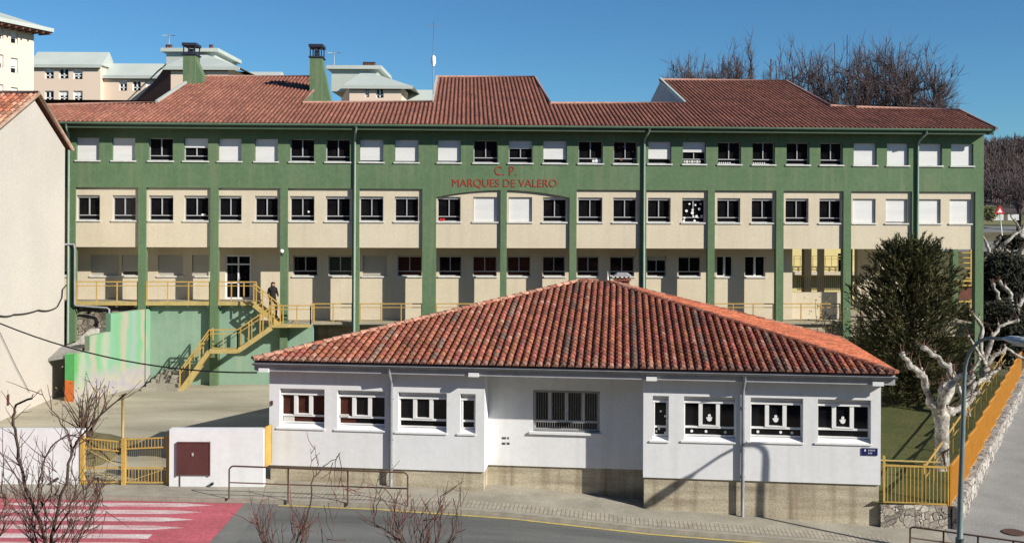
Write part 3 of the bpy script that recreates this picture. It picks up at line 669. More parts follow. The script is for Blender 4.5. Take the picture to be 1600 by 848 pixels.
# ================================================================== ground heights
import bisect
GX = [(-60,.75),(-8,.60),(-4,.55),(0,.42),(4,.12),(8,-.05),(11,-.18),(14,-.22),(40,-.5)]
def GZ(X):
    if X <= GX[0][0]: return GX[0][1]
    for (a, b), (c, d) in zip(GX, GX[1:]):
        if X <= c: t = (X-a)/(c-a); return b+(d-b)*t
    return GX[-1][1]
KB = [(-60,31.7),(-15.7,31.5),(-8,31.15),(-4,30.85),(4,30.0),(10.5,29.35),(14,28.6),(40,25.5)]
def KY(X):
    for (a, b), (c, d) in zip(KB, KB[1:]):
        if X <= c: t = (X-a)/(c-a); return b+(d-b)*t
    return KB[-1][1]
def lerp(a, b, t): return a+(b-a)*t

# ================================================================== WHITE ANNEX
annex = thing('annex_building', 'single storey white rendered annex with a low clay tile hip roof in the foreground', 'building', WB.o, WB.yaw)
w_ = WB
def A_(mb, n, m, parent=annex): return mb.build(n, m, parent, world=False)
u_l = w_.px(420.5, 700)[0]; u_a = w_.px(757, 700)[0]; u_b = w_.px(1005, 700)[0]; u_r = w_.px(1376, 700)[0]
RC = .90; ZW0 = 1.08; ZW1 = 4.36
def rect(xa, xb, ya, yb, w=0):
    ua = w_.px(xa, 640, w)[0]; ub = w_.px(xb, 640, w)[0]; xm = (xa+xb)/2
    return [ua, ub, w_.px(xm, yb, w)[1], w_.px(xm, ya, w)[1]]
wins = [(rect(437,507,607,668),'brown','three'),(rect(527,601,610,671),'brown2','three'),(rect(622,698,613,675),'glass','three'),(rect(719,743,615,677),'glass','one'),
        (rect(1020,1045,618,688),'glass','one'),(rect(1069,1150,619.5,689),'glass','three'),(rect(1173,1255,621.5,690),'glass','three'),(rect(1278,1361,624,692),'glass','three')]
rw_ = rect(833,937,610,675,RC)
mb = MB(); DR = .24
mb.holes(u_l, u_a, ZW0, ZW1, 0, [tuple(h[0]) for h in wins[:4]], DR)
mb.holes(u_b, u_r, ZW0, ZW1, 0, [tuple(h[0]) for h in wins[4:]], DR)
mb.holes(u_a, u_b, ZW0, ZW1, RC, [tuple(rw_)], .2)
mb.face([(u_a,0,ZW0),(u_a,0,ZW1),(u_a,RC,ZW1),(u_a,RC,ZW0)]); mb.face([(u_b,0,ZW0),(u_b,RC,ZW0),(u_b,RC,ZW1),(u_b,0,ZW1)])
SD = 7.1
foot = [(u_r,0),(u_r,SD),(9.0,15.5),(-1.6,15.5),(u_l+.2,3.6),(u_l,0)]
for (a, b), (c, d_) in zip(foot, foot[1:]): mb.face([(a,b,ZW0),(c,d_,ZW0),(c,d_,ZW1),(a,b,ZW1)])
# underside of the projecting wall foot
for a, b, w0 in ((u_l,u_a,0),(u_b,u_r,0),(u_a,u_b,RC)): mb.face([(a,w0,ZW0),(a,w0+.08,ZW0),(b,w0+.08,ZW0),(b,w0,ZW0)])
A_(mb, 'wall', M['white'])
mb = MB(); e = .06
mb.box(u_l+.03, u_a-.03, e, 3.5, -.5, ZW0-.001); mb.box(u_b+.03, u_r-.03, e, 7, -.5, ZW0-.001); mb.box(u_a-.03, u_b+.03, RC+e, 12, -.5, ZW0-.001)
A_(mb, 'plinth', M['concrete'])
def annexwin(h, kind, style, w=0, dr=DR):
    a, b, z0, z1 = h; t0 = z0+.12; t1 = z1-.20
    bx = MB(); bx.box(a, b, w+dr-.02, w+dr+.1, t1+.001, z1)          # roller box
    gl = 'glass_brown' if kind.startswith('brown') else 'glass'
    p = window(annex, a, b, t0, t1, w+dr, gl, 0, style=style, fm='white_frame', bar=(t1-t0)*.26)
    bx.box(a+.01, a+(b-a)*.98, w+dr-.10, w+dr-.022, t1-.03, t1+.035)
    bx.build('shutter_box', M['white_frame'], p, world=False)
    s_ = MB(); s_.box(a-.10, b+.02, w-.04, w-.001, z0-.05, z0-.005)
    s_.face([(a,w-.001,z0-.005),(b,w-.001,z0-.005),(b,w+dr,t0+.0),(a,w+dr,t0+.0)]); s_.build('sill', M['white'], p, world=False)
    return p, a, b, t0, t1
AW = []
for h, k, s_ in wins: AW.append(annexwin(h, k, s_))
p, a, b, t0, t1 = AW[1]
mb = MB(); c = (b-a)*.36; mb.box(a+c+.02, b-.05, DR-.03, DR-.004, t0+.05, t1-.05)
mb2 = MB(); mb2.face([(a+c,DR-.0035,t0+.03),(b-.04,DR-.0035,t0+.03),(b-.04,DR-.0035,t1-.03),(a+c,DR-.0035,t1-.03)]); mb2.build('pane', M['glass'], p, world=False)
def figure(i, uc, zc, s, m='whiteplain'):   # a paper snow figure on the glass
    p = AW[i][0]; mb = MB()
    for du, dz, r in ((0,0,.15),(.0,.2,.09),(-.14,.05,.05),(.14,.08,.05)):
        mb.prism([(uc+(du+r*math.cos(k*math.pi/5))*s, zc+(dz+r*math.sin(k*math.pi/5))*s) for k in range(10)], DR-.02, DR-.012)
    mb.build('paper_decoration', M[m], p, world=False)
def dots(i, lst, r=.045):
    p = AW[i][0]; mb = MB()
    for u, z in lst: mb.prism([(u+r*math.cos(k*math.pi/4), z+r*math.sin(k*math.pi/4)) for k in range(8)], DR-.02, DR-.012)
    mb.build('paper_decoration', M['whiteplain'], p, world=False)
for i in (5, 6, 7):
    _, a, b, t0, t1 = AW[i]; cc = (a+b)/2; h_ = t1-t0
    figure(i, cc, t0+h_*.5, .52)
    if i < 7: dots(i, [(a+.25, t0+h_*.13), (cc-.1 if i == 5 else cc+.15, t0+h_*.13), (b-.3, t0+h_*.12)])
_, a, b, t0, t1 = AW[4]; dots(4, [(a+.12,t0+.12),(a+.2,t0+.2),(b-.1,t0+.08),(a+.25,t0+.75),(b-.1,t0+.6)], .035)
_, a, b, t0, t1 = AW[0]; mb = MB(); mb.box(a+.06, a+.42, DR-.03, DR-.015, t0+.03, t0+.24); mb.build('notice_paper', M['sill'], AW[0][0], world=False)
_, a, b, t0, t1 = AW[1]; mb = MB(); mb.box(a+.06, a+.34, DR-.09, DR-.07, t0+(t1-t0)*.27, t0+(t1-t0)*.36); mb.build('notice_paper', M['sill'], AW[1][0], world=False)
# barred window in the recess
a, b, z0, z1 = rw_
p = window(annex, a, b, z0+.05, z1-.04, RC+.18, 'glass', 0, style='one', fm='white_frame', bar=.28)
mb = MB()
for k in range(1, 4): u = a+(b-a)*k/4; mb.box(u-.05, u+.05, RC+.10, RC+.17, z0+.33, z1-.08)
mb.build('mullion', M['white_frame'], p, world=False)
mb = MB()
for k in range(29): u = a+.02+(b-a-.04)*k/28; mb.beam((u,RC+.03,z0+.02),(u,RC+.03,z1-.02),.012,.012)
for z in (z0+.04, z0+.32, z1-.06): mb.box(a, b, RC+.018, RC+.042, z-.012, z+.012)
mb.build('grille', M['blackiron'], p, world=False)
mb = MB(); mb.box(a-.12, b+.05, RC-.08, RC-.001, z0-.07, z0-.002); mb.face([(a,RC-.001,z0-.002),(b,RC-.001,z0-.002),(b,RC+.18,z0+.05),(a,RC+.18,z0+.05)]); mb.build('sill', M['white'], p, world=False)
# roof
EV = -.46; ZT = 4.52; KA = .19; ca = 1/math.sqrt(1+KA*KA)
eL = w_.px(395, 566, EV)[0]; eR = w_.px(1401, 581, EV)[0]
ax0, aw0 = w_.slope(905, 440, EV, ZT, KA); ax1, aw1 = w_.slope(946, 441, EV, ZT, KA); aw = (aw0+aw1)/2; za = ZT+KA*(aw-EV)
RRw = 7.3
# right face plane: eave (eR, EV..RRw) at ZT, through the apex
bedf = MB(); tl = MB()
moss = [w_.px(x, 572, EV)[0] for x in (475,572,670,775,885,993,1108,1218,1300)]
def t2(k, j, s, t):
    key = ('a', k)
    if key not in colc: colc[key] = rng.uniform(.85, 1.12)
    u = eL + s
    v = colc[key]*rng.uniform(.72, 1.25)
    if min(abs(u-m_) for m_ in moss) < .125:
        return (v*.62, v*1.15, v*1.35) if rng.random() < .7 else (v,v,v)
    q = rng.random()
    if q < .06: return (v*1.15, v*1.8, v*2.0)
    if q < .10: return (v*.62, v*.8, v*.9)
    if t < .3: return (v*.9, v*1.4, v*1.6)
    return (v, v*rng.uniform(.9,1.25), v*rng.uniform(.9,1.2))
upf = (0, ca, KA*ca); pf = [(0,0),(eR-eL,0),(ax1-eL,(aw-EV)/ca),(ax0-eL,(aw-EV)/ca)]
tile_roof(tl, bedf, (eL,EV,ZT), (1,0,0), upf, pf, .245, .095, .36, 5, t2, lift=.03, overlap=.06)
# right face
dv = Vector((ax1-eR, 0, za-ZT)).normalized(); Lr = (Vector((ax1,0,za))-Vector((eR,0,ZT))).length
pr2 = [(0,0),(RRw-EV,0),(aw-EV,Lr)]
def t3(k, j, s, t):
    v = rng.uniform(.85,1.35); return (v*1.35, v*1.25, v*1.0)
tile_roof(tl, bedf, (eR,EV,ZT), (0,1,0), dv, pr2, .245, .095, .36, 5, t3, lift=.03, overlap=.06)
roof = A_(tl, 'roof', M['tile'])
L3 = 3.4
AP0 = (ax0,aw,za); AP1 = (ax1,aw,za); RR = (eR,RRw,ZT); RB = (9.4,15.8,ZT); LB = (-1.9,15.8,ZT); RL = (eL+.35,L3,ZT); FLc = (eL,EV,ZT); FRc = (eR,EV,ZT)
for f in ((RR,RB,AP1),(RB,LB,AP0,AP1),(LB,RL,AP0),(RL,FLc,AP0)): bedf.face(f)
bedf.face([(x,y,z-.10) for x,y,z in (FLc,FRc,RR,RB,LB,RL)][::-1])
bedf.build('roof_bed', M['tilebed'], roof, world=False)
cap = MB()
def hip(a, b, m=None, pale=.6):
    a, b = Vector(a), Vector(b); L_ = (b-a).length; n = int(L_/.36); d_ = (b-a).normalized(); sd = d_.cross(Vector((0,0,1))).normalized(); up_ = sd.cross(d_)
    for i in range(n):
        p = a+d_*(.36*i); q = a+d_*(.36*i+.42); v = rng.uniform(.7,1.3); c = (v*1.2,v*1.9,v*2.1) if rng.random() < pale else (v,v*1.1,v*1.1)
        va = [p+sd*(.13*math.cos(t))+up_*(.11*math.sin(t)+.04) for t in [math.pi*k/6 for k in range(7)]]; vb2 = [q+sd*(.105*math.cos(t))+up_*(.09*math.sin(t)+.03) for t in [math.pi*k/6 for k in range(7)]]
        for k in range(6): cap.face([va[k],va[k+1],vb2[k+1],vb2[k]], c)
        cap.face(va, (c[0]*.7,c[1]*.7,c[2]*.7))
hip(FLc, AP0, pale=.9); hip(FRc, AP1, pale=.15); hip(AP0, AP1); hip(RR, AP1, pale=.2)
cap.build('ridge_tiles', M['tile'], roof, world=False)
mb = MB(); hl = [Vector(FLc)+Vector((0,.16,.02)), Vector(AP0)+Vector((0,.16,.02))]; mb.tube(hl, .075, 5); mb.build('mortar_line', M['mortar'], roof, world=False)
# fascia and gutter
mb = MB(); zf = ZT-.13
mb.box(eL+.02, eR-.02, EV+.08, EV+.14, ZT-.34, ZT-.03); mb.box(eR-.14, eR-.08, EV+.14, RRw, ZT-.30, ZT-.03); mb.box(eL+.1, eL+.16, EV+.14, 3.2, ZT-.3, ZT-.03)
mb.box(eL+.16, eR-.14, EV+.14, RC+.3, ZT-.20, ZT-.14)
A_(mb, 'fascia', M['fascia'])
gt = MB()
for k in range(6):
    tA, tB = math.pi*(1+k/6), math.pi*(1+(k+1)/6); r = .085; c_ = (EV+.0, ZT-.07)
    q = [(c_[0]+r*math.cos(t), c_[1]+r*math.sin(t)) for t in (tA, tB)]
    gt.face([(eL,q[0][0],q[0][1]),(eL,q[1][0],q[1][1]),(eR,q[1][0],q[1][1]),(eR,q[0][0],q[0][1])], sm=True)
gt.box(eL, eR, EV-.10, EV-.085, ZT-.085, ZT-.06)
A_(gt, 'gutter', M['zinc'])
for xs in (412, 740, 1018, 1372):
    u = w_.px(xs, 585, EV)[0]; mb = MB(); mb.box(u-.16, u+.16, EV-.03, EV+.30, ZT-.36, ZT-.24)
    A_(mb, 'bracket', M['white_frame'])
def apipe(x, zb):
    u = w_.px(x, 650, -.1)[0]; mb = MB(); mb.tube([(u,EV,ZT-.12),(u,EV+.02,ZT-.3),(u,-.12,ZT-.62),(u,-.085,ZT-.8),(u,-.085,1.0),(u,-.085,zb)], .055, 8)
    for z in (3.3, 2.0, 1.2): mb.box(u-.07, u+.07, -.08, -.002, z, z+.04)
    A_(mb, 'downpipe', M['zinc'])
apipe(611, .52); apipe(1161, -.04)
# brick chimney with a cowl, small mast
cu, cw = w_.slope(972, 445, EV, ZT, KA); cw = aw+.9; p_ = at(972, 432, 1); cu = w_.px(972, 435, cw)[0]
mb = MB(); mb.box(cu-.3, cu+.3, cw-.3, cw+.3, za-.6, za+.02); mb.box(cu-.36, cu+.36, cw-.36, cw+.36, za+.02, za+.07)
for k in (-.27, -.09, .09, .27): mb.box(cu+k-.035, cu+k+.035, cw-.3, cw-.2, za+.07, za+.2)
ch = A_(mb, 'chimney', M['brick'])
mb = MB(); mb.prism([(cu-.38,za+.2),(cu+.38,za+.2),(cu+.2,za+.32),(cu-.2,za+.32)], cw-.38, cw+.38); mb.build('chimney_cap', M['fascia'], ch, world=False)
mu_ = w_.px(950, 440, aw+.3)[0]; mb = MB(); mb.tube([(mu_,aw+.3,za-.1),(mu_-.02,aw+.3,za+.42)], [.05,.02], 6); A_(mb, 'vent_pipe', M['white_frame'])
# sign bits on the walls
ua, zz = w_.px(1346, 699); ub, z2 = w_.px(1371, 711); mb = MB(); mb.box(ua, ub, -.025, -.003, z2, zz)
sg = mb.build('street_name_plate', M['blue'], None); sg.location = WB.o; sg.rotation_euler = (0,0,WB.yaw); tag(sg, 'small blue enamel street name plate at the right corner of the white wall', 'street sign')
mb = MB(); hgt = zz-z2; wdt = ub-ua
mb.box(ua+wdt*.17, ua+wdt*.26, -.030, -.026, z2+hgt*.55, z2+hgt*.82)
for row, (s0_, n_, zc) in enumerate(((.42,5,.68),(.42,3,.28))):
    for k in range(n_):
        u = ua+wdt*(s0_+.09*k); mb.box(u, u+wdt*.022, -.030, -.026, z2+hgt*(zc-.1), z2+hgt*(zc+.12)); mb.box(u+wdt*.024, u+wdt*.06, -.030, -.026, z2+hgt*(zc+.07), z2+hgt*(zc+.12))
mb.build('lettering', M['whiteplain'], sg, world=False)
mb = MB()
for row, y in enumerate((684, 692.5)):
    x = 784
    for wd in ((7,'-'),(3,'-')) if row == 0 else ((6,'-'),(5,'-')):
        for q in range(wd[0]):
            u = w_.px(x, y, RC)[0]; zq = w_.px(x, y, RC)[1]; mb.box(u, u+.014, RC-.003, RC-.001, zq-.035, zq+.035); mb.box(u, u+.018, RC-.003, RC-.001, zq-.035 + .06*(q%2), zq-.022+.06*(q%2)); x += 1.0
        x += 1.5
A_(mb, 'wall_writing', M['cable'])
u, z = w_.px(425, 629); mb = MB(); mb.box(u-.035, u+.035, -.04, -.002, z-.07, z+.07); A_(mb, 'doorbell_box', M['maroon'])

# ================================================================== cream gable house
HX = -20.9; hR = (44.7, at(52,147,44.7).z); hB = (47.85, at(103,226,47.85).z); hF = (38.6, hR[1]-.50*6.1)
house = thing('gable_house', 'tall plain cream gable house at the left edge with an old clay tile roof', 'house', (HX-6, 43, .6))
mb = MB(); z0 = .2
pr = [(38.9,z0),(hB[0],z0),(hB[0],hB[1]-.18),(hR[0],hR[1]-.22),(38.9,hF[1]-.05)]
mb.face([(HX,y,z) for y, z in pr]); mb.face([(HX-13,y,z) for y, z in pr[::-1]])
for (a, b), (c, e) in zip(pr, pr[1:]+pr[:1]): mb.face([(HX,a,b),(HX-13,a,b),(HX-13,c,e),(HX,c,e)])
mb.build('wall', M['housewall'], house)
tl = MB(); bd = MB(); VX = HX+.22
def t4(k, j, s, t):
    v = rng.uniform(.6,1.4)
    if (k > 52 or (k < 2 and s > 99)) or rng.random() < .12: return (v*1.2, v*1.9, v*2.0)
    return (v*1.15, v*1.3, v*1.2)
sf = Vector((0, hR[0]-hF[0], hR[1]-hF[1])); Lf = sf.length; sf.normalize()
tile_roof(tl, bd, (VX-13.4,hF[0],hF[1]), (1,0,0), sf, [(0,0),(13.4,0),(13.4,Lf),(0,Lf)], .245, .095, .36, 4, t4, lift=.02)
sbk = Vector((0, hR[0]-hB[0]-.35, hR[1]-hB[1]+.22)); Lb = sbk.length; sbk.normalize()
tile_roof(tl, bd, (VX,hB[0]+.35,hB[1]-.22), (-1,0,0), sbk, [(0,0),(13.4,0),(13.4,Lb),(0,Lb)], .245, .095, .36, 4, t4, lift=.02)
hr_ = tl.build('roof', M['tile'], house); bd.build('roof_bed', M['tilebed'], hr_)
mb = MB(); mb.tube([(VX+.02,hR[0],hR[1]+.03),(VX-13,hR[0],hR[1]+.03)], .12, 6); mb.tube([(VX,hF[0],hF[1]),(VX,hR[0],hR[1])], .085, 6); mb.tube([(VX,hR[0],hR[1]),(VX,hB[0]+.35,hB[1]-.22)], .085, 6)
mb.build('ridge_tiles', M['mortar'], hr_)
mb = MB(); p = at(12,616,1); r = ray(12,616); t = HX/r.x; c = r*t; zc = H+c.z; mb.box(HX, HX+.03, c.y-.09, c.y+.09, zc-.45, zc+.0); mb.build('wall_bracket', M['maroon'], house)

# ================================================================== street walls, gate
GZ0 = .60; YW = 32.45
wl_ = MB(); x1 = at(128,700,YW).x; zt = at(60,671,YW).z; wl_.box(-30, x1, YW, YW+.28, .35, zt)
o = wl_.build('street_wall', M['white'], None, origin=(-18,YW,.6)); tag(o, 'low whitewashed street wall left of the yellow gate', 'wall')
mb = MB(); a = at(264,715,32.3); b = at(413.5,712,32.5); za_ = at(264,670.5,32.3).z; zb_ = at(413,668.5,32.5).z
mb.prism([(a.x,.3),(b.x,.3),(b.x,zb_),(a.x,za_)], 32.33, 32.62)
gw = mb.build('meter_wall', M['white'], None, origin=((a.x+b.x)/2,32.3,.6)); tag(gw, 'short white wall with a maroon metal cupboard door between the gate and the annex', 'wall')
c0_ = at(278,741,32.3); c1_ = at(327,691.5,32.3); mb = MB(); mb.box(c0_.x, c1_.x, 32.27, 32.327, c0_.z, c1_.z)
mb.box(c0_.x-.03, c0_.x, 32.26, 32.328, c0_.z-.03, c1_.z+.03); mb.box(c1_.x, c1_.x+.03, 32.26, 32.328, c0_.z-.03, c1_.z+.03); mb.box(c0_.x, c1_.x, 32.255, 32.328, c1_.z, c1_.z+.03)
cd = mb.build('cupboard_door', M['maroon'], gw)
mb = MB(); zc = (c0_.z+c1_.z)/2; mb.box(c0_.x+.45, c0_.x+.50, 32.24, 32.268, zc+.1, zc+.2); mb.build('handle', M['alu'], cd)
mb = MB(); q = at(278,742,32.3); mb.box(q.x+.02, q.x+.07, 32.322, 32.3285, .45, q.z-.04); mb.build('rust_stain', M['rust'], gw)
def spigot(x, y):
    q = at(x, y, YW); mb = MB(); mb.tube([(q.x,32.32 if x > 200 else YW-.002,q.z),(q.x,32.2,q.z)], .045, 8); o = mb.build('drain_spout', M['cable'], None, origin=(q.x,32.3,q.z)); return o
tag(spigot(334,753), 'small black drain spout at the foot of the white wall right of the maroon door', 'drain spout'); tag(spigot(90,747), 'small black drain spout at the foot of the white wall left of the gate', 'drain spout')
gate = thing('double_gate', 'yellow metal double gate with barred top and bottom bands, closed across the playground entrance', 'gate', (at(193,750,32.5).x,32.5,.6))
def leaf(xa, xb, ytl, ytr, bottom_bars):
    a = at(xa, 750, 32.5); b = at(xb, 750, 32.5); za = at(xa, ytl, 32.5).z; zb = at(xb, ytr, 32.5).z; z0 = .68
    mb = MB(); Y = 32.5
    for (p, q) in (((a.x,z0),(b.x,z0)), ((a.x,za),(b.x,zb)), ((a.x,z0+.46),(b.x,z0+.46)), ((a.x,za-.30),(b.x,zb-.30))): mb.beam((p[0],Y,p[1]),(q[0],Y,q[1]),.04,.04)
    for x, z in ((a.x,za),(b.x,zb)): mb.beam((x,Y,z0),(x,Y,z),.05,.05)
    lf = mb.build('leaf_frame', M['yellow'], gate)
    mb = MB(); n = 13
    for i in range(1, n):
        t = i/n; x = lerp(a.x,b.x,t); zt_ = lerp(za,zb,t); mb.beam((x,Y,zt_-.3),(x,Y,zt_),.016,.016)
        if bottom_bars: mb.beam((x,Y,z0),(x,Y,z0+.46),.016,.016)
    mb.build('bars', M['yellow'], lf)
    mb = MB(); mb.beam((a.x,Y+.01,z0+(0 if bottom_bars else .46)),(b.x,Y+.01,z0+(.46 if bottom_bars else .0)),.02,.02)
    if not bottom_bars: mb.beam((a.x,Y+.01,z0),(b.x,Y+.01,zb-.32),.02,.02); mb.beam((a.x,Y-.01,za-.3),(b.x,Y-.01,z0+.46),.02,.02)
    m_ = 22
    for i in range(1, m_): x = lerp(a.x,b.x,i/m_); mb.beam((x,Y+.02,z0),(x,Y+.02,lerp(za,zb,i/m_)-.3),.005,.005)
    mb.build('mesh_infill', M['yellow2'], lf)
leaf(131, 191, 684, 690, False); leaf(196, 262, 686, 683, True)
for x, yt in ((129,683),(193.5,687),(263.5,681)):
    q = at(x, yt, 32.48); mb = MB(); mb.box(q.x-.06, q.x+.06, 32.42, 32.54, .4, q.z+.06); mb.build('gate_post', M['yellow'], gate)
q = at(418.5,700,32.6); g2 = thing('side_gate', 'narrow ochre metal gate seen nearly edge on between the meter wall and the annex', 'gate', (q.x,32.6,.6))
xa, xb = at(414.5,700,32.55).x, at(424,700,32.95).x; zt, zb = at(419,666,32.7).z, at(419,727,32.7).z; mb = MB()
mb.beam((xa,32.5,zb+.03),(xb,32.95,zb+.03),.05,.05); mb.beam((xa,32.5,zt),(xb,32.95,zt),.05,.05); mb.beam((xa,32.5,zb),(xa,32.5,zt),.05,.05); mb.beam((xb,32.95,zb),(xb,32.95,zt),.05,.05); mb.build('gate_frame', M['yellow'], g2)
mb = MB(); mb.beam((xa,32.5,(zb+zt)/2),(xb,32.95,(zb+zt)/2),.01,zt-zb-.05); mb.build('gate_panel', M['yellow'], g2)
# lamp-like thin yellow post and ramp bank behind the gate
q = at(192,620,35.2); mb = MB(); mb.tube([(q.x,35.2,.55),(q.x,35.2,q.z+.1)], .05, 8); o = mb.build('steel_post', M['yellow2'], None, origin=(q.x,35.2,.6)); tag(o, 'slim pale yellow post standing just behind the double gate', 'post')
mb = MB(); nx, ny = 18, 10
for i in range(nx):
    for j in range(ny):
        qq = []
        for a, b in ((i,j),(i+1,j),(i+1,j+1),(i,j+1)):
            s, t = a/nx, b/ny; X = -19.5+5.6*s; Y = 34.6+4.2*t; h = .75*math.sin(math.pi*min(1,s*1.0+.0001))**.6*(math.sin(math.pi*t)**.6) if 0 < s < 1 and 0 < t < 1 else 0
            qq.append((X, Y, .58+h+.10*noise.noise(Vector((X*2,Y*2,0)))*(1 if h else 0)))
        mb.face(qq, sm=True)
o = mb.build('grass_bank', M['drygrass'], None, origin=(-16.7,36.7,.6)); struct(o); 

# ================================================================== ground
def sheet(name, xs, yf0, yf1, zf, m, ny=1):
    mb = MB()
    for a, b in zip(xs, xs[1:]):
        for j in range(ny):
            t0, t1_ = j/ny, (j+1)/ny
            P_ = []
            for X, t in ((a,t0),(b,t0),(b,t1_),(a,t1_)):
                Y = lerp(yf0(X), yf1(X), t); P_.append((X, Y, zf(X,Y)))
            mb.face(P_, sm=True)
    return struct(mb.build(name, m, None))
def fr(a, b, n): return [a+(b-a)*i/n for i in range(n+1)]
RZ = lambda X, Y=0: GZ(X)-.13
sheet('road', fr(-60,60,120), lambda X: 24.0-(0 if X < 10 else 0), lambda X: KY(X)-.12, RZ, M['asphalt'])
sheet('kerb', fr(-60,60,120), lambda X: KY(X)-.12, lambda X: KY(X)+.02, lambda X,Y: GZ(X)+.004, M['kerb'])
sheet('kerb_face', fr(-60,60,120), lambda X: KY(X)-.121, lambda X: KY(X)-.119, lambda X,Y: GZ(X)-.2+ (0.2 if Y > KY(X)-.12 else 0), M['kerb'])
sheet('sidewalk', fr(-60,-8,26), lambda X: KY(X)+.02, lambda X: 32.6, lambda X,Y: GZ(X), M['pave'])
sheet('sidewalk', fr(-8,13.5,43), lambda X: KY(X)+.02, lambda X: 36 if X < 11.6 else 31.4, lambda X,Y: GZ(X)+.0, M['pave'])
# tactile paving strip along the kerb
def tactile():
    m = bpy.data.materials.new('ribbed_paving'); m.use_nodes = True; N = m.node_tree.nodes; L = m.node_tree.links; b = N['Principled BSDF']; b.inputs['Roughness'].default_value = .9
    geo = N.new('ShaderNodeNewGeometry'); mp = N.new('ShaderNodeMapping'); mp.inputs['Rotation'].default_value = (0,0,.10); L.new(geo.outputs['Position'], mp.inputs['Vector'])
    br = N.new('ShaderNodeTexBrick'); br.offset = 0; br.inputs['Scale'].default_value = 1.0; br.inputs['Brick Width'].default_value = .13; br.inputs['Row Height'].default_value = .4; br.inputs['Mortar Size'].default_value = .015
    br.inputs['Color1'].default_value = (.38,.34,.27,1); br.inputs['Color2'].default_value = (.32,.29,.23,1); br.inputs['Mortar'].default_value = (.19,.165,.13,1)
    L.new(mp.outputs['Vector'], br.inputs['Vector'])
    nz = N.new('ShaderNodeTexNoise'); nz.inputs['Scale'].default_value = 2.5; L.new(geo.outputs['Position'], nz.inputs['Vector']); mr = N.new('ShaderNodeMapRange'); mr.inputs['To Min'].default_value = .6; mr.inputs['To Max'].default_value = 1.3; L.new(nz.outputs['Fac'], mr.inputs['Value'])
    sc = N.new('ShaderNodeVectorMath'); sc.operation = 'SCALE'; L.new(br.outputs['Color'], sc.inputs[0]); L.new(mr.outputs['Result'], sc.inputs['Scale']); L.new(sc.outputs[0], b.inputs['Base Color']); return m
M['tactile'] = tactile()
sheet('paving_strip', fr(-7,11,18), lambda X: KY(X)+.15, lambda X: KY(X)+.85, lambda X,Y: GZ(X)+.005, M['tactile'])
sheet('yellow_line', fr(-7,40,47), lambda X: KY(X)-.32, lambda X: KY(X)-.19, lambda X,Y: RZ(X)+.012, M['yline'])
# side street pavement on the right
def SZ(X, Y): return min(GZ(X), -.2) + max(0, Y-31)*.02 if X > 13 else GZ(X)
FA = (13.45, 30.75); FD = Vector((4.8, 8.0, 0)).normalized()
def fx(Y): return FA[0] + (Y-FA[1])*FD.x/FD.y
mb = MB(); ys = fr(28.0, 62, 34)
for a, b in zip(ys, ys[1:]):
    for s0_, s1_ in zip(fr(0,24,8), fr(0,24,8)[1:]):
        pts = []
        for Y, s in ((a,s0_),(a,s1_),(b,s1_),(b,s0_)):
            X = (fx(Y)-.45 if Y > 30.2 else 12.9) + s; Yc = max(Y, KY(X)+.02); pts.append((X, Yc, -.20+max(0,Yc-31)*.022))
        mb.face(pts, sm=True)
struct(mb.build('side_street', M['pave2'], None))
# playground, lawn, far terrain
mb = MB(); X0, X1 = -24, 13.5
mb.face([(X0,32.6,.6),(-7.6,32.6,.6),(-7.6,34,.6),(11.5,34,.6),(11.5,52.5,.6),(X0,52.5,.6)]); struct(mb.build('playground', M['playground'], None))
def LZ(X, Y): return .57 + .026*(Y-31) + .05*noise.noise(Vector((X*.5,Y*.5,1)))
mb = MB(); ys = fr(31.05, 51, 20)
for a, b in zip(ys, ys[1:]):
    for t0, t1_ in zip(fr(0,1,10), fr(0,1,10)[1:]):
        pts = []
        for Y, t in ((a,t0),(a,t1_),(b,t1_),(b,t0)):
            xl = 11.0 + (Y-31)*.1; X = lerp(xl, fx(Y)-.42, t); pts.append((X,Y,LZ(X,Y)))
        mb.face(pts, sm=True)
struct(mb.build('lawn', M['grass'], None))
def TZ(X, Y):
    z = -1.0
    if Y > 64: t = min(1, (Y-64)/80); z += 8.4*t*t*(3-2*t)
    if Y > 150: z += .02*(Y-150)
    return z
mb = MB(); xs = fr(-700,700,56); ys = [-400,-150,-40,0,12,24,30,50,60]+fr(66,150,14)+[180,230,300,420,600,900,1500]
for a, b in zip(ys, ys[1:]):
    for c, e in zip(xs, xs[1:]): mb.face([(c,a,TZ(c,a)),(e,a,TZ(e,a)),(e,b,TZ(e,b)),(c,b,TZ(c,b))], sm=True)
struct(mb.build('terrain', M['drygrass'], None))
# near side of the street (below the frame)
sheet('near_pavement', fr(-60,60,60), lambda X: 4.0, lambda X: 24.0, lambda X,Y: RZ(X)+.12, M['pave'])
# far road with its verge on the right
mb = MB()
for a, b in zip(fr(14,80,10), fr(14,80,10)[1:]): mb.face([(a+30,112,TZ(0,112)+.15),(b+30,112,TZ(0,112)+.15),(b+30,132,TZ(0,132)+.15),(a+30,132,TZ(0,132)+.15)])
struct(mb.build('far_road', M['asphalt_pale'], None))
mb = MB(); mb.face([(44,133,TZ(0,133)+.16),(120,133,TZ(0,133)+.16),(120,146,TZ(0,146)+.16),(44,146,TZ(0,146)+.16)]); struct(mb.build('verge', mat('dry_verge', (.22,.19,.08), (.14,.14,.05), scale=.2), None))
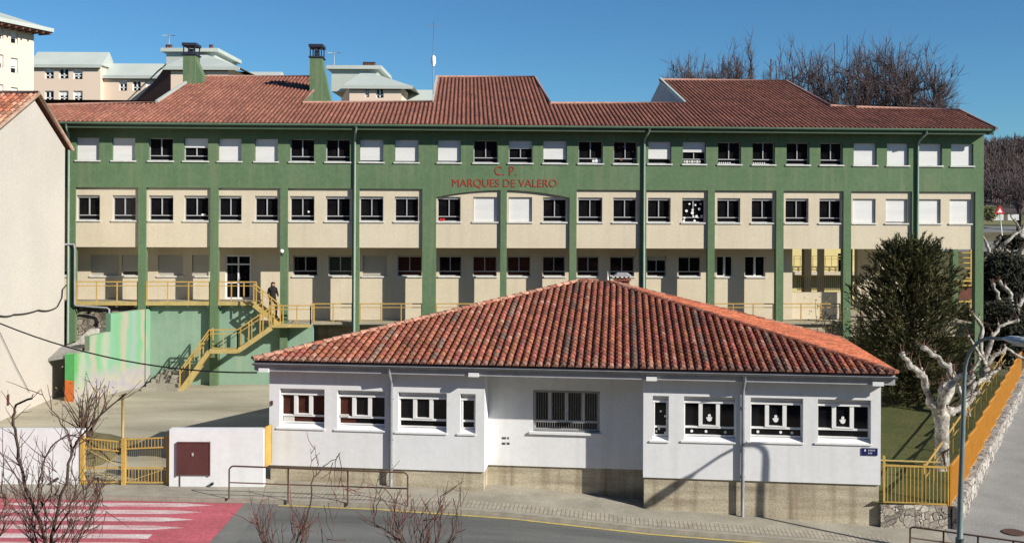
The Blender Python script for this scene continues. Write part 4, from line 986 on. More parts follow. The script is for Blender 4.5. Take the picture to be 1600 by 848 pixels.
# crosswalk: red field and white bars with tapering ends
xs = fr(-19,-8.05,11)
sheet('crosswalk', xs, lambda X: 24.3, lambda X: KY(X)-.16, lambda X,Y: RZ(X)+.004, M['red'])
mb = MB()
yc = [30.75,30.05,29.35,28.6,27.85,27.15,26.45,25.75]; xr = [-8.9,-9.0,-9.05,-9.1,-9.8,-9.9,-9.9,-9.9]
for Y, X in zip(yc, xr):
    xl = -15.4; pts = [(xl,Y+.0),(xl+.9,Y-.19),(X-(.9 if X > -9.5 else 0),Y-.19),(X,Y+(.0 if X > -9.5 else -.19))] + ([(X-.9,Y+.19)] if X > -9.5 else [(X,Y+.19)]) + [(xl+.9,Y+.19)]
    mb.face([(x, y, RZ(x)+.009) for x, y in pts])
struct(mb.build('crosswalk_bars', M['whitepaint'], None))
mb = MB(); mb.face([(-8.04,24.3,RZ(-8)+.005),(-7.2,24.3,RZ(-7.2)+.005),(-7.5,KY(-7.5)-.17,RZ(-7.5)+.005),(-8.04,KY(-8)-.17,RZ(-8)+.005)]); struct(mb.build('road_patch', M['asphalt_pale'], None))
# hillside on the right
def hz(X, Y):
    d = (X-215)/110; r = 21*math.exp(-d*d)*min(1,(Y-190)/150) if Y > 190 else 0
    return TZ(X, Y) + r + 2.2*noise.noise(Vector((X*.03, Y*.03, 0)))*min(1, max(0,(Y-190)/30))
mb = MB(); xs = fr(60,420,60); ys = fr(185,420,30)
for a, b in zip(ys, ys[1:]):
    for c, e in zip(xs, xs[1:]): mb.face([(c,a,hz(c,a)+.1),(e,a,hz(e,a)+.1),(e,b,hz(e,b)+.1),(c,b,hz(c,b)+.1)], sm=True)
struct(mb.build('hill', M['hill'], None))
# ================================================================== fence and stone wall on the right
Cn = Vector((FA[0]-.15, 30.95, 0))
sw = MB(); xa = at(1374,800,31.15).x; zt = at(1430,789.5,31.0).z
sw.box(xa, Cn.x+.05, 31.02, 31.5, -.6, zt)
o = sw.build('corner_stone_wall', M['stonewall'], None, origin=((xa+Cn.x)/2,31,-.2)); tag(o, 'low rubble stone wall under the front railing at the lawn corner', 'stone wall')
mb = MB(); P_ = Cn + Vector((.05,0,0)); sdv = Vector((FD.y,-FD.x,0)); ssd = 30
for i in range(ssd):
    a = P_+FD*i; b = P_+FD*(i+1); za = -.25+.022*i*.86; zb = za+.019; top_a = zt-.0+.012*i; top_b = top_a+.012
    h0 = .16*math.sin(i*2.1); h1 = .16*math.sin((i+1)*2.1)*1
    o0 = sdv*(.20+.05*math.sin(i*3.7)); o1 = sdv*(.20+.05*math.sin((i+1)*3.7))
    mb.face([a+o0+Vector((0,0,za-.3)), b+o1+Vector((0,0,zb-.3)), b+o1*.8+Vector((0,0,top_b)), a+o0*.8+Vector((0,0,top_a))])
    mb.face([a+o0*.8+Vector((0,0,top_a)), b+o1*.8+Vector((0,0,top_b)), b-sdv*.25+Vector((0,0,top_b)), a-sdv*.25+Vector((0,0,top_a))])
mb.face([P_+Vector((0,0,-.6)), P_+sdv*.3+Vector((0,0,-.6)), P_+sdv*.24+Vector((0,0,zt)), P_+Vector((0,0,zt))])
o = mb.build('street_stone_wall', stone_mat('pale_masonry', [(.20,.18,.16),(.38,.35,.31),(.46,.43,.38),(.30,.27,.24)], 3.4, mortar=(.12,.11,.10)), None, origin=P_+FD*10); tag(o, 'long low masonry wall carrying the orange railing beside the side street', 'stone wall')
def fence_panel(par, a, b, z0a, z0b, h, nbar, m, name='panel'):
    a = Vector(a); b = Vector(b); mb = MB(); za = Vector((0,0,z0a)); zb = Vector((0,0,z0b)); hv = Vector((0,0,h))
    mb.beam(a+za, b+zb, .05, .05); mb.beam(a+za+hv, b+zb+hv, .05, .05)
    p = mb.build(name, M[m], par); mb = MB()
    for i in range(1, nbar):
        t = i/nbar; q = a.lerp(b, t)+za.lerp(zb, t); mb.beam(q, q+hv, .018, .018)
    mb.build('bars', M[m], p); return p
f1 = thing('front_railing', 'yellow barred railing facing the street between the white annex and the lawn corner', 'railing', (12.2,31.1,zt))
fa = at(1381,785,31.15); fb = at(1486,793,30.98); a = Vector((fa.x,31.15,0)); b = Vector((Cn.x-.02,31.05,0)); hh = 1.12
fence_panel(f1, a, b, zt+.06, zt+.03, hh, 17, 'yellow')
mb = MB(); mb.beam(b+Vector((0,0,zt)), b+Vector((0,0,zt+hh+.05)), .07, .07); mb.build('post', M['yellow'], f1)
mb = MB(); mb.beam(a+Vector((0,0,zt)), a+Vector((0,0,zt+hh+.35)), .06, .06); mb.build('post', M['yellow'], f1)
mb = MB(); mb.beam(a+Vector((0,.35,zt+1.25)), b+Vector((-.1,.35,zt+1.22)), .04, .04); mb.build('handrail', M['yellow2'], f1)
f2 = thing('street_railing', 'long orange yellow barred railing climbing in steps along the side street', 'railing', tuple(P_+FD*8+Vector((0,0,zt))))
q = Cn + Vector((.03,.08,0)); zs = zt+.05; PL = 2.05
for i in range(12):
    a = q+FD*(PL*i); b = q+FD*(PL*(i+1)-.04); z_ = zs + .05*i
    fence_panel(f2, a, b, z_+.04, z_-.04, 1.12, 20, 'orange')
    mb = MB(); mb.beam(a+Vector((0,0,z_-.15)), a+Vector((0,0,z_+1.2)), .06, .06); mb.build('post', M['orange'], f2)
mb = MB(); off = -sdv*.75
pts = []
for i in range(12):
    a = q+FD*(PL*i)+off+Vector((0,0,zs+1.0+.045*i)); pts.append(a)
    mb.beam(a-Vector((0,0,1.0)), a+Vector((0,0,.12)), .04, .04); mb.beam(a, a+FD*PL+Vector((0,0,.045)), .04, .04); mb.beam(a-Vector((0,0,.35)), a+FD*PL-Vector((0,0,.3)), .03, .03)
mb.build('inner_handrail', M['yellow'], f2)

# ================================================================== pedestrian guard rails
def guard(name, label, pts, zf, h, posts, m='rust'):
    t = thing(name, label, 'guard rail', (pts[0][0], pts[0][1], zf(*pts[0])))
    P = [Vector((x, y, zf(x, y))) for x, y in pts]
    mb = MB(); hv = Vector((0,0,h)); r = .026
    mb.tube([P[0]+hv*.0, P[0]+hv*.9, P[0]+hv*.97+(P[-1]-P[0])*.01, P[0]+hv+(P[-1]-P[0])*.022, P[-1]+hv-(P[-1]-P[0])*.022, P[-1]+hv*.97-(P[-1]-P[0])*.01, P[-1]+hv*.9, P[-1]], r, 7); mb.build('top_rail', M[m], t)
    mb = MB(); mb.tube([P[0]+hv*.5, P[-1]+hv*.52], r*.8, 6); mb.build('mid_rail', M[m], t)
    for k in range(1, posts):
        p = P[0].lerp(P[-1], k/posts); mb = MB(); mb.tube([p-Vector((0,0,.05)), p+hv], r, 6); mb.build('post', M[m], t)
    return t
x0 = on_z(358,779,.60); x1 = on_z(637,791,.50)
guard('guard_rail', 'brown tubular guard rail along the kerb in front of the left wing', [(x0.x, x0.y), (x1.x, x1.y)], lambda x, y: GZ(x), 1.0, 3)
x0 = on_z(1422,856,-.22); x1 = on_z(1640,888,-.22)
guard('guard_rail', 'dark tubular guard rail cut by the bottom edge near the street lamp', [(x0.x, x0.y), (x1.x, x1.y)], lambda x, y: -.22, .62, 4)
q = on_z(1584,832,-.2); mb = MB(); n = 20; pts = [(q.x+.32*math.cos(2*math.pi*k/n), q.y+.32*math.sin(2*math.pi*k/n)) for k in range(n)]
mb.face([(x,y,-.165) for x,y in pts]); 
for (a, b), (c, d_) in zip(pts, pts[1:]+pts[:1]): mb.face([(a,b,-.165),(a,b,-.22),(c,d_,-.22),(c,d_,-.165)])
o = mb.build('manhole_cover', M['rust'], None, origin=(q.x,q.y,-.2)); tag(o, 'round dark manhole cover in the side street pavement at lower right', 'manhole cover')
# ================================================================== street lamp
LX, LY = 12.50, 28.45
lamp = thing('street_lamp', 'tall grey green street lamp with a curved arm beside the lawn corner', 'street lamp', (LX,LY,-.22))
hd = Vector((.27,-.96,0)).normalized(); zt_ = at(1560,512,27.6).z
p0 = Vector((LX-.02,LY,-.3)); pts = [p0, Vector((LX,LY,1.5)), Vector((LX+.05,LY,3.2)), Vector((LX+.09,LY,zt_-1.45))]
for k in range(1, 9):
    t = math.pi/2*k/8; pts.append(Vector((LX+.10,LY,zt_-1.4)) + hd*(1.15*(1-math.cos(t))) + Vector((0,0,1.15*math.sin(t))))
e_ = pts[-1]; pts.append(e_ + hd*.35 + Vector((0,0,.03)))
mb = MB(); mb.tube(pts, [.085,.075,.065,.055]+[.045]*9, 10); mb.build('pole', M['lampgreen'], lamp)
mb = MB(); mb.tube([(LX-.02,LY,-.25),(LX-.02,LY,.35)], [.12,.11], 10); mb.build('base', M['lampgreen'], lamp)
h0 = pts[-1]; mb = MB()
prof = [(-.05,.05),(.05,.09),(.2,.14),(.45,.17),(.7,.16),(.9,.10),(.98,.03)]
for k in range(len(prof)-1):
    for j in range(12):
        q = []
        for (l, r), jj in ((prof[k],j),(prof[k],j+1),(prof[k+1],j+1),(prof[k+1],j)):
            t = 2*math.pi*jj/12; sdx = hd.cross(Vector((0,0,1))); q.append(h0+hd*l+sdx*r*1.1*math.cos(t)+Vector((0,0,(r*.75*math.sin(t) if math.sin(t) > 0 else r*.45*math.sin(t))+.02*l)))
        mb.face(q, sm=True)
hdm = mb.build('lamp_head', M['lamphead'], lamp)
mb = MB(); mb.tube([h0+hd*.30+Vector((0,0,-.05)), h0+hd*.75+Vector((0,0,-.045))], [.09,.07], 8); mb.build('lamp_glass', M['alu'], hdm)

# ================================================================== cables
def cable(name, label, pts, sag, r=.018):
    mb = MB(); P = []
    for k in range(len(pts)-1):
        a, b = Vector(pts[k]), Vector(pts[k+1]); n = 14
        for i in range(n + (1 if k == len(pts)-2 else 0)):
            t = i/n; P.append(a.lerp(b, t) - Vector((0,0,sag[k]*4*t*(1-t))))
    mb.tube(P, r, 5); o = mb.build(name, M['cable'], None, origin=P[0]); tag(o, label, 'cable')
cable('overhead_cable', 'black overhead cable sagging from the left edge to the annex eave', [at(-30,495,37), at(0,505,36.5), tuple(WB.world(eL+.1, EV+.1, ZT-.4))], [0,.45], .026)
wc = []
for x, y in ((0,493),(22,491),(60,484),(90,479),(97,465),(98,452),(104,445)):
    r = ray(x, y); t = (HX+.06)/r.x; wc.append((HX+.06, r.y*t, H+r.z*t))
cable('wall_cable', 'black cable clipped along the cream house wall up to its right corner', wc, [.05,.05,.1,0,0,0], .028)
wc = []
for x, y in ((0,519),(25,572),(46,612)):
    r = ray(x, y); t = (HX+.06)/r.x; wc.append((HX+.06, r.y*t, H+r.z*t))
cable('thin_wall_line', 'thin dark line running down the cream house wall at the left edge', wc, [0,0], .012)  # slim tube drawn as a thin dark line down the house wall

# ================================================================== background flats
def flat(name, label, x0, x1, ytop, ybot, Y, depth, roof, wins, side=None, sidem='pink', yaw=0, ytop2=None):
    p0 = at(x0, ytop, Y); p1 = at(x1, ytop, Y); zb = at(x0, ybot, Y).z
    t = thing(name, label, 'apartment block', ((p0.x+p1.x)/2, Y, zb))
    hs = []
    for a, b, c, d_ in wins:
        A1 = at(a, c, Y); A2 = at(b, d_, Y); hs.append((A1.x, A2.x, A2.z, A1.z))
    mb = MB(); zt = p0.z
    mb.holes(p0.x, p1.x, zb, zt, Y, hs, .35)
    for X in (p0.x, p1.x): mb.face([(X,Y,zb),(X,Y+depth,zb),(X,Y+depth,zt),(X,Y,zt)])
    mb.face([(p0.x,Y+depth,zb),(p1.x,Y+depth,zb),(p1.x,Y+depth,zt),(p0.x,Y+depth,zt)])
    mb.build('wall', M['pink'], t)
    for a, b, c, d_ in hs:
        mb = MB(); mb.box(a, b, Y+.3, Y+.36, c, d_); w = mb.build('window', M['glass'], t)
        mb = MB(); f = .12
        mb.box(a,a+f,Y+.2,Y+.29,c,d_); mb.box(b-f,b,Y+.2,Y+.29,c,d_); mb.box(a+f,b-f,Y+.2,Y+.29,d_-f,d_); mb.box((a+b)/2-.08,(a+b)/2+.08,Y+.2,Y+.29,c+f,d_-f); mb.box(a+f,b-f,Y+.2,Y+.29,c+(d_-c)*.28,c+(d_-c)*.28+.12)
        if rng.random() < .5: mb.box(a+f, b-f, Y+.22, Y+.28, d_-(d_-c)*rng.uniform(.25,.6), d_-f)
        mb.build('frame', M['white_frame'], w)
    roof(t, p0, p1, Y, depth, zt)
    return t
def shed_roof(yt, over=.35, y_end=None):
    def f(t, p0, p1, Y, depth, zt):
        # pitched metal roof whose ridge shows at pixel row yt
        D = Y+depth*.5; zr = at(200, yt, D).z; mb = MB(); o = over
        mb.face([(p0.x-.3,Y-o,zt-.1),(p1.x+.3,Y-o,zt-.1),(p1.x+.3,D,zr),(p0.x-.3,D,zr)]); mb.face([(p0.x-.3,D,zr),(p1.x+.3,D,zr),(p1.x+.3,Y+depth+o,zt-.1),(p0.x-.3,Y+depth+o,zt-.1)])
        for X in (p0.x-.3, p1.x+.3): mb.face([(X,Y-o,zt-.1),(X,D,zr),(X,Y+depth+o,zt-.1)])
        mb.box(p0.x-.3, p1.x+.3, Y-o-.12, Y-o, zt-.45, zt-.02)
        mb.build('roof', M['metalroof'], t)
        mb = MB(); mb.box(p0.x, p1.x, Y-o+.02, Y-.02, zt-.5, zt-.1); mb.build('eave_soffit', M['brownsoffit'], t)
    return f
YB = 137
flat('apartment_block', 'pink flats with two rows of three windows, right of the tall corner block', 50, 157, 101, 175, YB, 4.5, shed_roof(82),
     [(70,84,107,123),(92,107,107,123),(114.5,129,108,124),(70,84,142,158),(92,107,142,158),(114.5,129,142,158)])
flat('apartment_block', 'lower pink flats with a pale roof, left of the block with a brown side', 158, 262, 118, 175, YB+1, 4.5, shed_roof(99.5),
     [(186,198.5,125,142),(207,220,126,142),(228,241,127,143),(184,197,161,172)])
def tower_roof(e0, top, rest):
    def f(t, p0, p1, Y, depth, zt):
        # lean metal roof rising to a set-back upper storey
        mb = MB(); o = .4; zr = zt+2.4; ym = Y+6
        mb.face([(p0.x-1,Y-o,zt-.1),(p1.x+1.6,Y-o,zt-.1),(p1.x-4.5,ym,zr),(p0.x+.5,ym,zr)]); mb.face([(p1.x+1.6,Y-o,zt-.1),(p1.x+1.6,Y+depth,zt-.1),(p1.x-4.5,Y+depth,zr),(p1.x-4.5,ym,zr)]); mb.face([(p0.x-1,Y-o,zt-.1),(p0.x+.5,ym,zr),(p0.x+.5,Y+depth,zr),(p0.x-1,Y+depth,zt-.1)])
        mb.box(p0.x-1, p1.x+1.6, Y-o-.15, Y-o, zt-.45, zt-.02); mb.build('roof', M['metalroof'], t)
        a = at(e0[0], top, ym+1); b = at(e0[1], top, ym+1); mb = MB(); mb.box(a.x, b.x, ym+1, Y+depth+2, zt, a.z-.5)
        u = mb.build('upper_storey', M['metalroof'], t); mb = MB(); mb.box(a.x-.6, b.x+.6, ym+.4, Y+depth+2.5, a.z-.5, a.z); mb.build('upper_roof', M['metalroof'], t)
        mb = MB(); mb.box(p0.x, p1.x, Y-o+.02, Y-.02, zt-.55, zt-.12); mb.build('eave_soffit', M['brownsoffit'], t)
        # row of small chimney pots and aerials
        mb = MB()
        for k in rest:
            q = at(k, top, ym+2); mb.tube([(q.x,ym+2,q.z-.2),(q.x,ym+2,q.z+.5)], .28, 6)
        mb.build('chimney_pots', M['brownsoffit'], t)
        mb = MB(); q = at(e0[0]+4, top, ym+3); mb.tube([(q.x,ym+3,q.z),(q.x,ym+3,q.z+2)], .06, 4); mb.tube([(q.x-.9,ym+3,q.z+1.8),(q.x+.9,ym+3,q.z+1.8)], .05, 4); mb.build('aerial', M['alu'], t)
    return f
tw = flat('apartment_block', 'pink flats with a set back metal upper storey behind the left green chimney', 267, 357, 104.5, 175, YB-4, 16, tower_roof((260,336),76,(262,266,330)), [(318,324,110,121)])
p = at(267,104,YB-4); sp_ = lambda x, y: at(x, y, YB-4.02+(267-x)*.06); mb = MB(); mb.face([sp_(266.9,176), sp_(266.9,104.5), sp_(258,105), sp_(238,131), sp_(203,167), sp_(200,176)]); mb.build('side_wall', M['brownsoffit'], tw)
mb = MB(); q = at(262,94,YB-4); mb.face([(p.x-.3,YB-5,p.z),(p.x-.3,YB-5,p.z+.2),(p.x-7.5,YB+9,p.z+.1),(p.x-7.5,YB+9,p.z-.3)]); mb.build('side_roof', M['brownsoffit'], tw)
t2_ = flat('apartment_block', 'flats block with a set back metal upper storey just right of the right green chimney', 546, 627, 134, 175, YB-2, 16, tower_roof((518,590),103,(570,573,576,580,584)), [(570.5,577,137,152),(587.5,599.5,138,153)])
p = at(546,134,YB-2); zb_ = at(546,175,YB-2).z; mb = MB(); mb.face([(p.x-.02,YB-2,zb_),(p.x-.02,YB-2,p.z),(p.x-3.4,YB+12,p.z-.2),(p.x-3.4,YB+12,zb_)]); mb.build('side_wall', M['pink'], t2_)
flat('apartment_block', 'low pink flats with a pale metal roof directly left of the thin roof mast', 627, 700, 156, 175, YB+6, 5, shed_roof(138.5), [])
flat('apartment_block', 'low flats showing only a pale roof strip above the left brown roof', 350, 432, 119, 175, YB+8, 5, shed_roof(111.5), [(366,369,122,130)])
# big block at the left edge, receding to the right
bf = Frame(at(0,60,105).x, 105, math.atan2(14, 5.2)); big = thing('apartment_block', 'tall pink block at the top left corner with a projecting slanting eave', 'apartment block', bf.o, bf.yaw)
u1 = bf.px(53, 80)[0]; zt = bf.px(53,52)[1]; hs = []
for a, b, c, d_ in ((17,28,46,69),(17,28,90,115),(17,28,136,160),(-6,5.5,38,62),(-6,5.5,84,107),(-6,5.5,131,150)):
    ua, z1_ = bf.px(a, c); ub, z2_ = bf.px(b, d_); hs.append((ua, ub, z2_, z1_))
mb = MB(); zb = bf.px(20,190)[1]-8; mb.holes(-30, u1, zb, zt, 0, hs, .35); mb.face([(u1,0,zb),(u1,14,zb),(u1,14,zt),(u1,0,zt)]); mb.build('wall', M['pink'], big, world=False)
for a, b, c, d_ in hs:
    mb = MB(); mb.box(a, b, .3, .36, c, d_); w = mb.build('window', M['glass'], big, world=False)
    mb = MB(); f = .12; mb.box(a,a+f,.2,.29,c,d_); mb.box(b-f,b,.2,.29,c,d_); mb.box(a+f,b-f,.2,.29,d_-f,d_); mb.box(a+f,b-f,.2,.29,c+.5,c+.6); mb.box(a+f,b-f,.22,.28,c+(d_-c)*.45,d_-f); mb.build('frame', M['white_frame'], w, world=False)
mb = MB(); ue = u1+1.0; mb.face([(-30,-1.6,zt+.5),(ue,-1.6,zt+.5),(ue-3,6,zt+3),(-30,6,zt+3)]); mb.face([(ue,-1.6,zt+.5),(ue,14,zt+.5),(ue-3,12,zt+3),(ue-3,6,zt+3)]); mb.box(-30,ue,-1.75,-1.6,zt+.15,zt+.55); mb.build('roof', M['metalroof'], big, world=False)
mb = MB(); mb.box(-30, ue-.05, -1.58, -.02, zt+.05, zt+.15)
for k in range(30): mb.box(-12+k*.9-.1, -12+k*.9+.1, -1.55, -.03, zt-.15, zt+.04) if -12+k*.9 < ue else None
mb.build('eave_soffit', M['brownsoffit'], big, world=False)
# thin roof mast on the school
mu_, mw_ = GB.px(677,160,6)[0], 6; base = GB.world(mu_, mw_, 14.6); topz = GB.px(677,33,6)[1]
mast = thing('roof_mast', 'thin grey aerial mast with a small white drum standing on the school roof', 'mast', base)
mb = MB(); mb.tube([base, Vector((base.x,base.y,topz-2)), Vector((base.x,base.y,topz))], [.045,.03,.012], 6); mb.build('pole', M['zinc'], mast)
zq = GB.px(677,95,6)[1]; mb = MB(); mb.tube([(base.x,base.y,zq-.3),(base.x,base.y,zq-.1),(base.x,base.y,zq+.2),(base.x,base.y,zq+.3)], [.06,.14,.12,.03], 8); mb.build('drum', M['whiteplain'], mast)
mb = MB(); mb.box(base.x-.35, base.x+.35, base.y-.02, base.y+.02, topz-.3, topz-.27); mb.build('aerial', M['zinc'], mast)
# pale yellow block seen through the arcade
yb = thing('yellow_building', 'pale yellow rendered building with a yellow balcony rail glimpsed through the open arcade', 'building', (24,74,2))
a = at(1236,400,74).x; b = at(1352,400,74).x; zt = at(1300,375,74).z; mb = MB(); hs = [(at(1280,0,74).x, at(1288,0,74).x, at(1284,424,74).z, at(1284,396,74).z),(at(1311,0,74).x, at(1320,0,74).x, at(1320,424,74).z, at(1320,396,74).z)]
mb.holes(a, b, .5, zt, 74, hs, .3); mb.face([(b,74,.5),(b,86,.5),(b,86,zt),(b,74,zt)]); mb.face([(a,74,zt),(b,74,zt),(b,86,zt),(a,86,zt)]); mb.build('wall', M['yellowwall'], yb)
for h in hs:
    mb = MB(); mb.box(h[0],h[1],74.25,74.3,h[2],h[3]); mb.build('window', M['glass'], yb)
mb = MB(); bar_rail(mb, (a,73.2,at(1300,422,73.2).z), (b,73.2,at(1300,422,73.2).z), 1.0, posts=12); mb.build('balcony_rail', M['yellow2'], yb)
mb = MB(); z = at(1300,425,73.2).z; mb.box(a, b, 73.0, 73.98, z-.2, z); mb.build('balcony_slab', M['beige'], yb)
cr_ = thing('arcade_railing', 'dark barred railing on the cream parapet of the open arcade', 'railing', GB.world(g.px(1285,455,2.6)[0], 2.65, g.px(1250,457,2.6)[1]), GB.yaw)
ua, za = g.px(1246,453,2.65); ub = g.px(1322,453,2.65)[0]; z1_ = g.px(1250,431,2.65)[1]; mb = MB()
for z in (za+.03, z1_): mb.beam(L2W(ua,2.65,z), L2W(ub,2.65,z), .05, .05)
mb.build('rail', M['yellow'], cr_)
mb = MB()
for k in range(26): u = ua+(ub-ua)*k/25; mb.beam(L2W(u,2.65,za), L2W(u,2.65,z1_), .02, .02)
mb.build('bars', M['rust'], cr_)

fe = thing('access_stair', 'ochre metal stair rising behind the last pillar of the school arcade', 'staircase', GB.world(g.px(1511,470,4)[0], 4, 3.55), GB.yaw)
mb = MB(); ua = g.px(1503,400,4)[0]; ub = g.px(1520,400,4)[0]
for k in range(6): z = g.px(1510, 394+8*k, 4)[1]; boxw(mb, ua+.05*k, ub, 4.0, 4.4, z-.05, z)
mb.build('tread', M['yellow'], fe); mb = MB()
for y in (438, 445, 470): z = g.px(1510, y, 3.6)[1]; boxw(mb, g.px(1497,y,3.6)[0], ub+.2, 3.6, 4.0, z-.07, z)
mb.build('landing', M['yellow'], fe); mb = MB(); mb.beam(L2W(ub,4.2,3.55), L2W(ub,4.2,7.3), .12, .12); mb.beam(L2W(g.px(1470,470,3.6)[0],3.6,g.px(1510,462,3.6)[1]), L2W(g.px(1500,440,3.6)[0],3.6,g.px(1500,438,3.6)[1]), .06, .06); mb.build('post', M['yellow2'], fe)
mb = MB(); boxw(mb, g.px(1498,455,3.7)[0], ub+.15, 3.7, 3.74, g.px(1510,468,3.6)[1], g.px(1510,447,3.6)[1]); mb.build('panel', M['tilebed'], fe)
# ================================================================== vegetation
def rot_to(d, spread, r):
    """a direction tilted from d by about spread radians"""
    o = d.orthogonal().normalized(); q = Matrix.Rotation(r.uniform(0, 2*math.pi), 3, d) @ o
    return (d*math.cos(spread) + q*math.sin(spread)).normalized()
def branch(mb, p, d, L, r0, r1, n, rr, wob, up, seg, c=None):
    pts = [p.copy()]; rad = [r0]
    for i in range(n):
        d = (d + Vector((rr.gauss(0,wob), rr.gauss(0,wob), rr.gauss(0,wob)+up))).normalized(); p = p + d*(L/n); pts.append(p.copy()); rad.append(lerp(r0, r1, (i+1)/n))
    mb.tube(pts, rad, seg, c=c, cap=False); return pts, d
def bare_tree(name, label, base, h, width, seed, n3=7600, group='bare trees behind the school', slim=False, crown0=.42):
    """trunk, limbs reaching the crown's outline, then branches and fine twigs kept inside an uneven egg-shaped crown"""
    rr = random.Random(seed); b = Vector(base); t = thing(name, label, 'tree', b, 0, group)
    tk = MB(); tp, td = branch(tk, b, Vector((0,0,1)), h*.42, .30, .2, 4, rr, .03, .1, 7); tk.build('trunk', M['twig_far'], t)
    c = b + Vector((0,0,h*(crown0+(1-crown0)/2))); ax = Vector((width/2, width/2, h*(1-crown0)/2))
    def edge(d): return (1.02 + .30*noise.noise(Vector((d.x*2.1+seed, d.y*2.1, d.z*2.1))))
    def pt(d, f): k = edge(d)*f; return c + Vector((d.x*ax.x*k, d.y*ax.y*k, d.z*ax.z*k))
    cm = MB(); limbs = []
    def path(p, q, r0, r1, n, seg, bend, v):
        pts = []
        for i in range(n+1):
            s = i/n; m = p.lerp(q, s); m += Vector((rr.gauss(0,bend), rr.gauss(0,bend), rr.gauss(0,bend)))*(4*s*(1-s)); m.z -= (q-p).length*.10*(4*s*(1-s))*(0 if slim else 1); pts.append(m)
        cm.tube(pts, [lerp(r0,r1,i/n) for i in range(n+1)], seg, c=v, cap=False); return pts
    nl = 7 if slim else 12
    for i in range(nl):
        an = 2*math.pi*i/nl*1.618*2; el = rr.uniform(-.05,1.35); d = Vector((math.cos(an)*math.cos(el), math.sin(an)*math.cos(el), math.sin(el)))
        limbs.append(path(tp[rr.randint(2,4)], pt(d,.85), .13, .035, 7, 5, .25, (1,1,1)))
    sub = []
    for i in range(int(n3*.055)):
        p = rr.choice(limbs)[rr.randint(2,6)]; d = (p-c); d = Vector((d.x/ax.x, d.y/ax.y, d.z/ax.z+.25)) + Vector((rr.gauss(0,.5), rr.gauss(0,.5), rr.gauss(0,.4))); d.normalize()
        v = rr.uniform(.8,1.2); q = pt(d, rr.uniform(.55,1.0)); q = p + (q-p)*min(1, h*.17/max(.1,(q-p).length)); sub.append(path(p, q, .045, .018, 4, 4, .12, (v,v,v)))
    for i in range(n3):
        P = rr.choice(sub); p = P[rr.randint(1,4)]; d0 = (P[-1]-P[0]).normalized(); d = (rot_to(d0, rr.uniform(.2,.9), rr)+Vector((0,0,.22))).normalized(); v = rr.uniform(.7,1.5)
        branch(cm, p, d, h*rr.uniform(.03,.062), .014, .008, 3, rr, .14, .08, 3, c=(v*1.1,v*.97,v*.95))
    cm.build('crown', M['twig_far'], t); return t
def tb(x, ytop, Y): p = at(x, ytop, Y); return p
specs = [(1080,66,95,'bare rounded tree farthest left behind the raised roof',118),(1132,70,98,'small bare tree between the leftmost round tree and the slender poplar',95),
         (1246,58,90,'broad bare tree just right of the slender poplar',135),(1318,50,90,'tall bare tree in the middle of the right hand group with dense twigs',115),
         (1385,44,94,'tall bare tree rising highest above the right roof slope',120),(1436,70,88,'bare tree farthest right behind the school roof',115)]
for i, (x, y, Y, lab, wd) in enumerate(specs):
    zb = TZ(0, Y); p = at(x, y, Y); bare_tree('bare_tree', lab, (p.x, Y, zb), p.z - zb, wd*1.05*Y/1600, 40+i)
for i, (x, y, lab) in enumerate(((1172,46,'tall slender leafless poplar with upright twigs'),(1200,70,'shorter slender leafless poplar close to the broad tree'))):
    p = at(x, y, 98); zb = TZ(0, 98); bare_tree('poplar_tree', lab, (p.x,98,zb), p.z-zb, 34*98/1600, 60+i, n3=900, slim=True, crown0=.2)
# --- hillside and scrub trees (countless)
def thicket(name, n, fx_, fy_, hgt, seed, z_of, label=None, r=.12, m='twig_far'):
    rr = random.Random(seed); mb = MB()
    for i in range(n):
        X = rr.uniform(*fx_); Y = rr.uniform(*fy_); z = z_of(X, Y); h = hgt*rr.uniform(.6,1.2); v = rr.uniform(.6,1.4)
        p = Vector((X,Y,z)); branch(mb, p, Vector((0,0,1)), h, r*1.4, r*.3, 3, rr, .08, .1, 3, c=(v,v,v))
        for k in range(9):
            q = p+Vector((0,0,h*rr.uniform(.2,.8))); branch(mb, q, rot_to(Vector((0,0,1)), rr.uniform(.4,1.3), rr), h*rr.uniform(.25,.5), r*.7, r*.3, 2, rr, .1, .1, 3, c=(v,v*.95,v*.9))
    o = mb.build(name, M[m], None); o['kind'] = 'stuff'
    if label: o['label'] = label
    return o
thicket('winter_woodland', 3600, (105,230), (200,370), 4.6, 5, lambda X, Y: hz(X,Y), 'brown leafless woodland covering the far hillside at the right edge', .16)
p = at(1592,250,140)
bare_tree('roadside_tree', 'dark bare tree by the far road at the right edge below the hill', (at(1592,300,128).x,128,TZ(0,128)), 8.5, 6.5, 77, n3=1500, group='trees by the far road')
# green bush, barrier, sign by the far road
rr = random.Random(4)
def leafball(name, label, cat, c, rad, n, size, m, seed, sq=1.0, tintr=(.6,1.5), top=None):
    rr = random.Random(seed); mb = MB(); c = Vector(c)
    for i in range(n):
        d = Vector((rr.gauss(0,1), rr.gauss(0,1), rr.gauss(0,1))).normalized(); r_ = rr.random()**.4
        p = c + Vector((d.x*rad, d.y*rad, d.z*rad*sq))*r_*(.8+.3*noise.noise(d*2.2+c)); a = Vector((rr.gauss(0,1), rr.gauss(0,1), rr.gauss(0,1))).normalized(); b = a.orthogonal().normalized(); v = rr.uniform(*tintr)
        mb.face([p-a*size, p+b*size*.45, p+a*size, p-b*size*.45], (v,v,v))
    o = mb.build(name, M[m], None, origin=(c.x,c.y,c.z-rad*sq)); tag(o, label, cat); return o
q = at(1546,333,118); leafball('evergreen_bush', 'small bright green bush beside the far road, just right of the school corner', 'bush', q, 1.2, 900, .16, 'leaf', 9, tintr=(1,2.2))
mb = MB(); a = at(1548,338,120); b = at(1592,338,120)
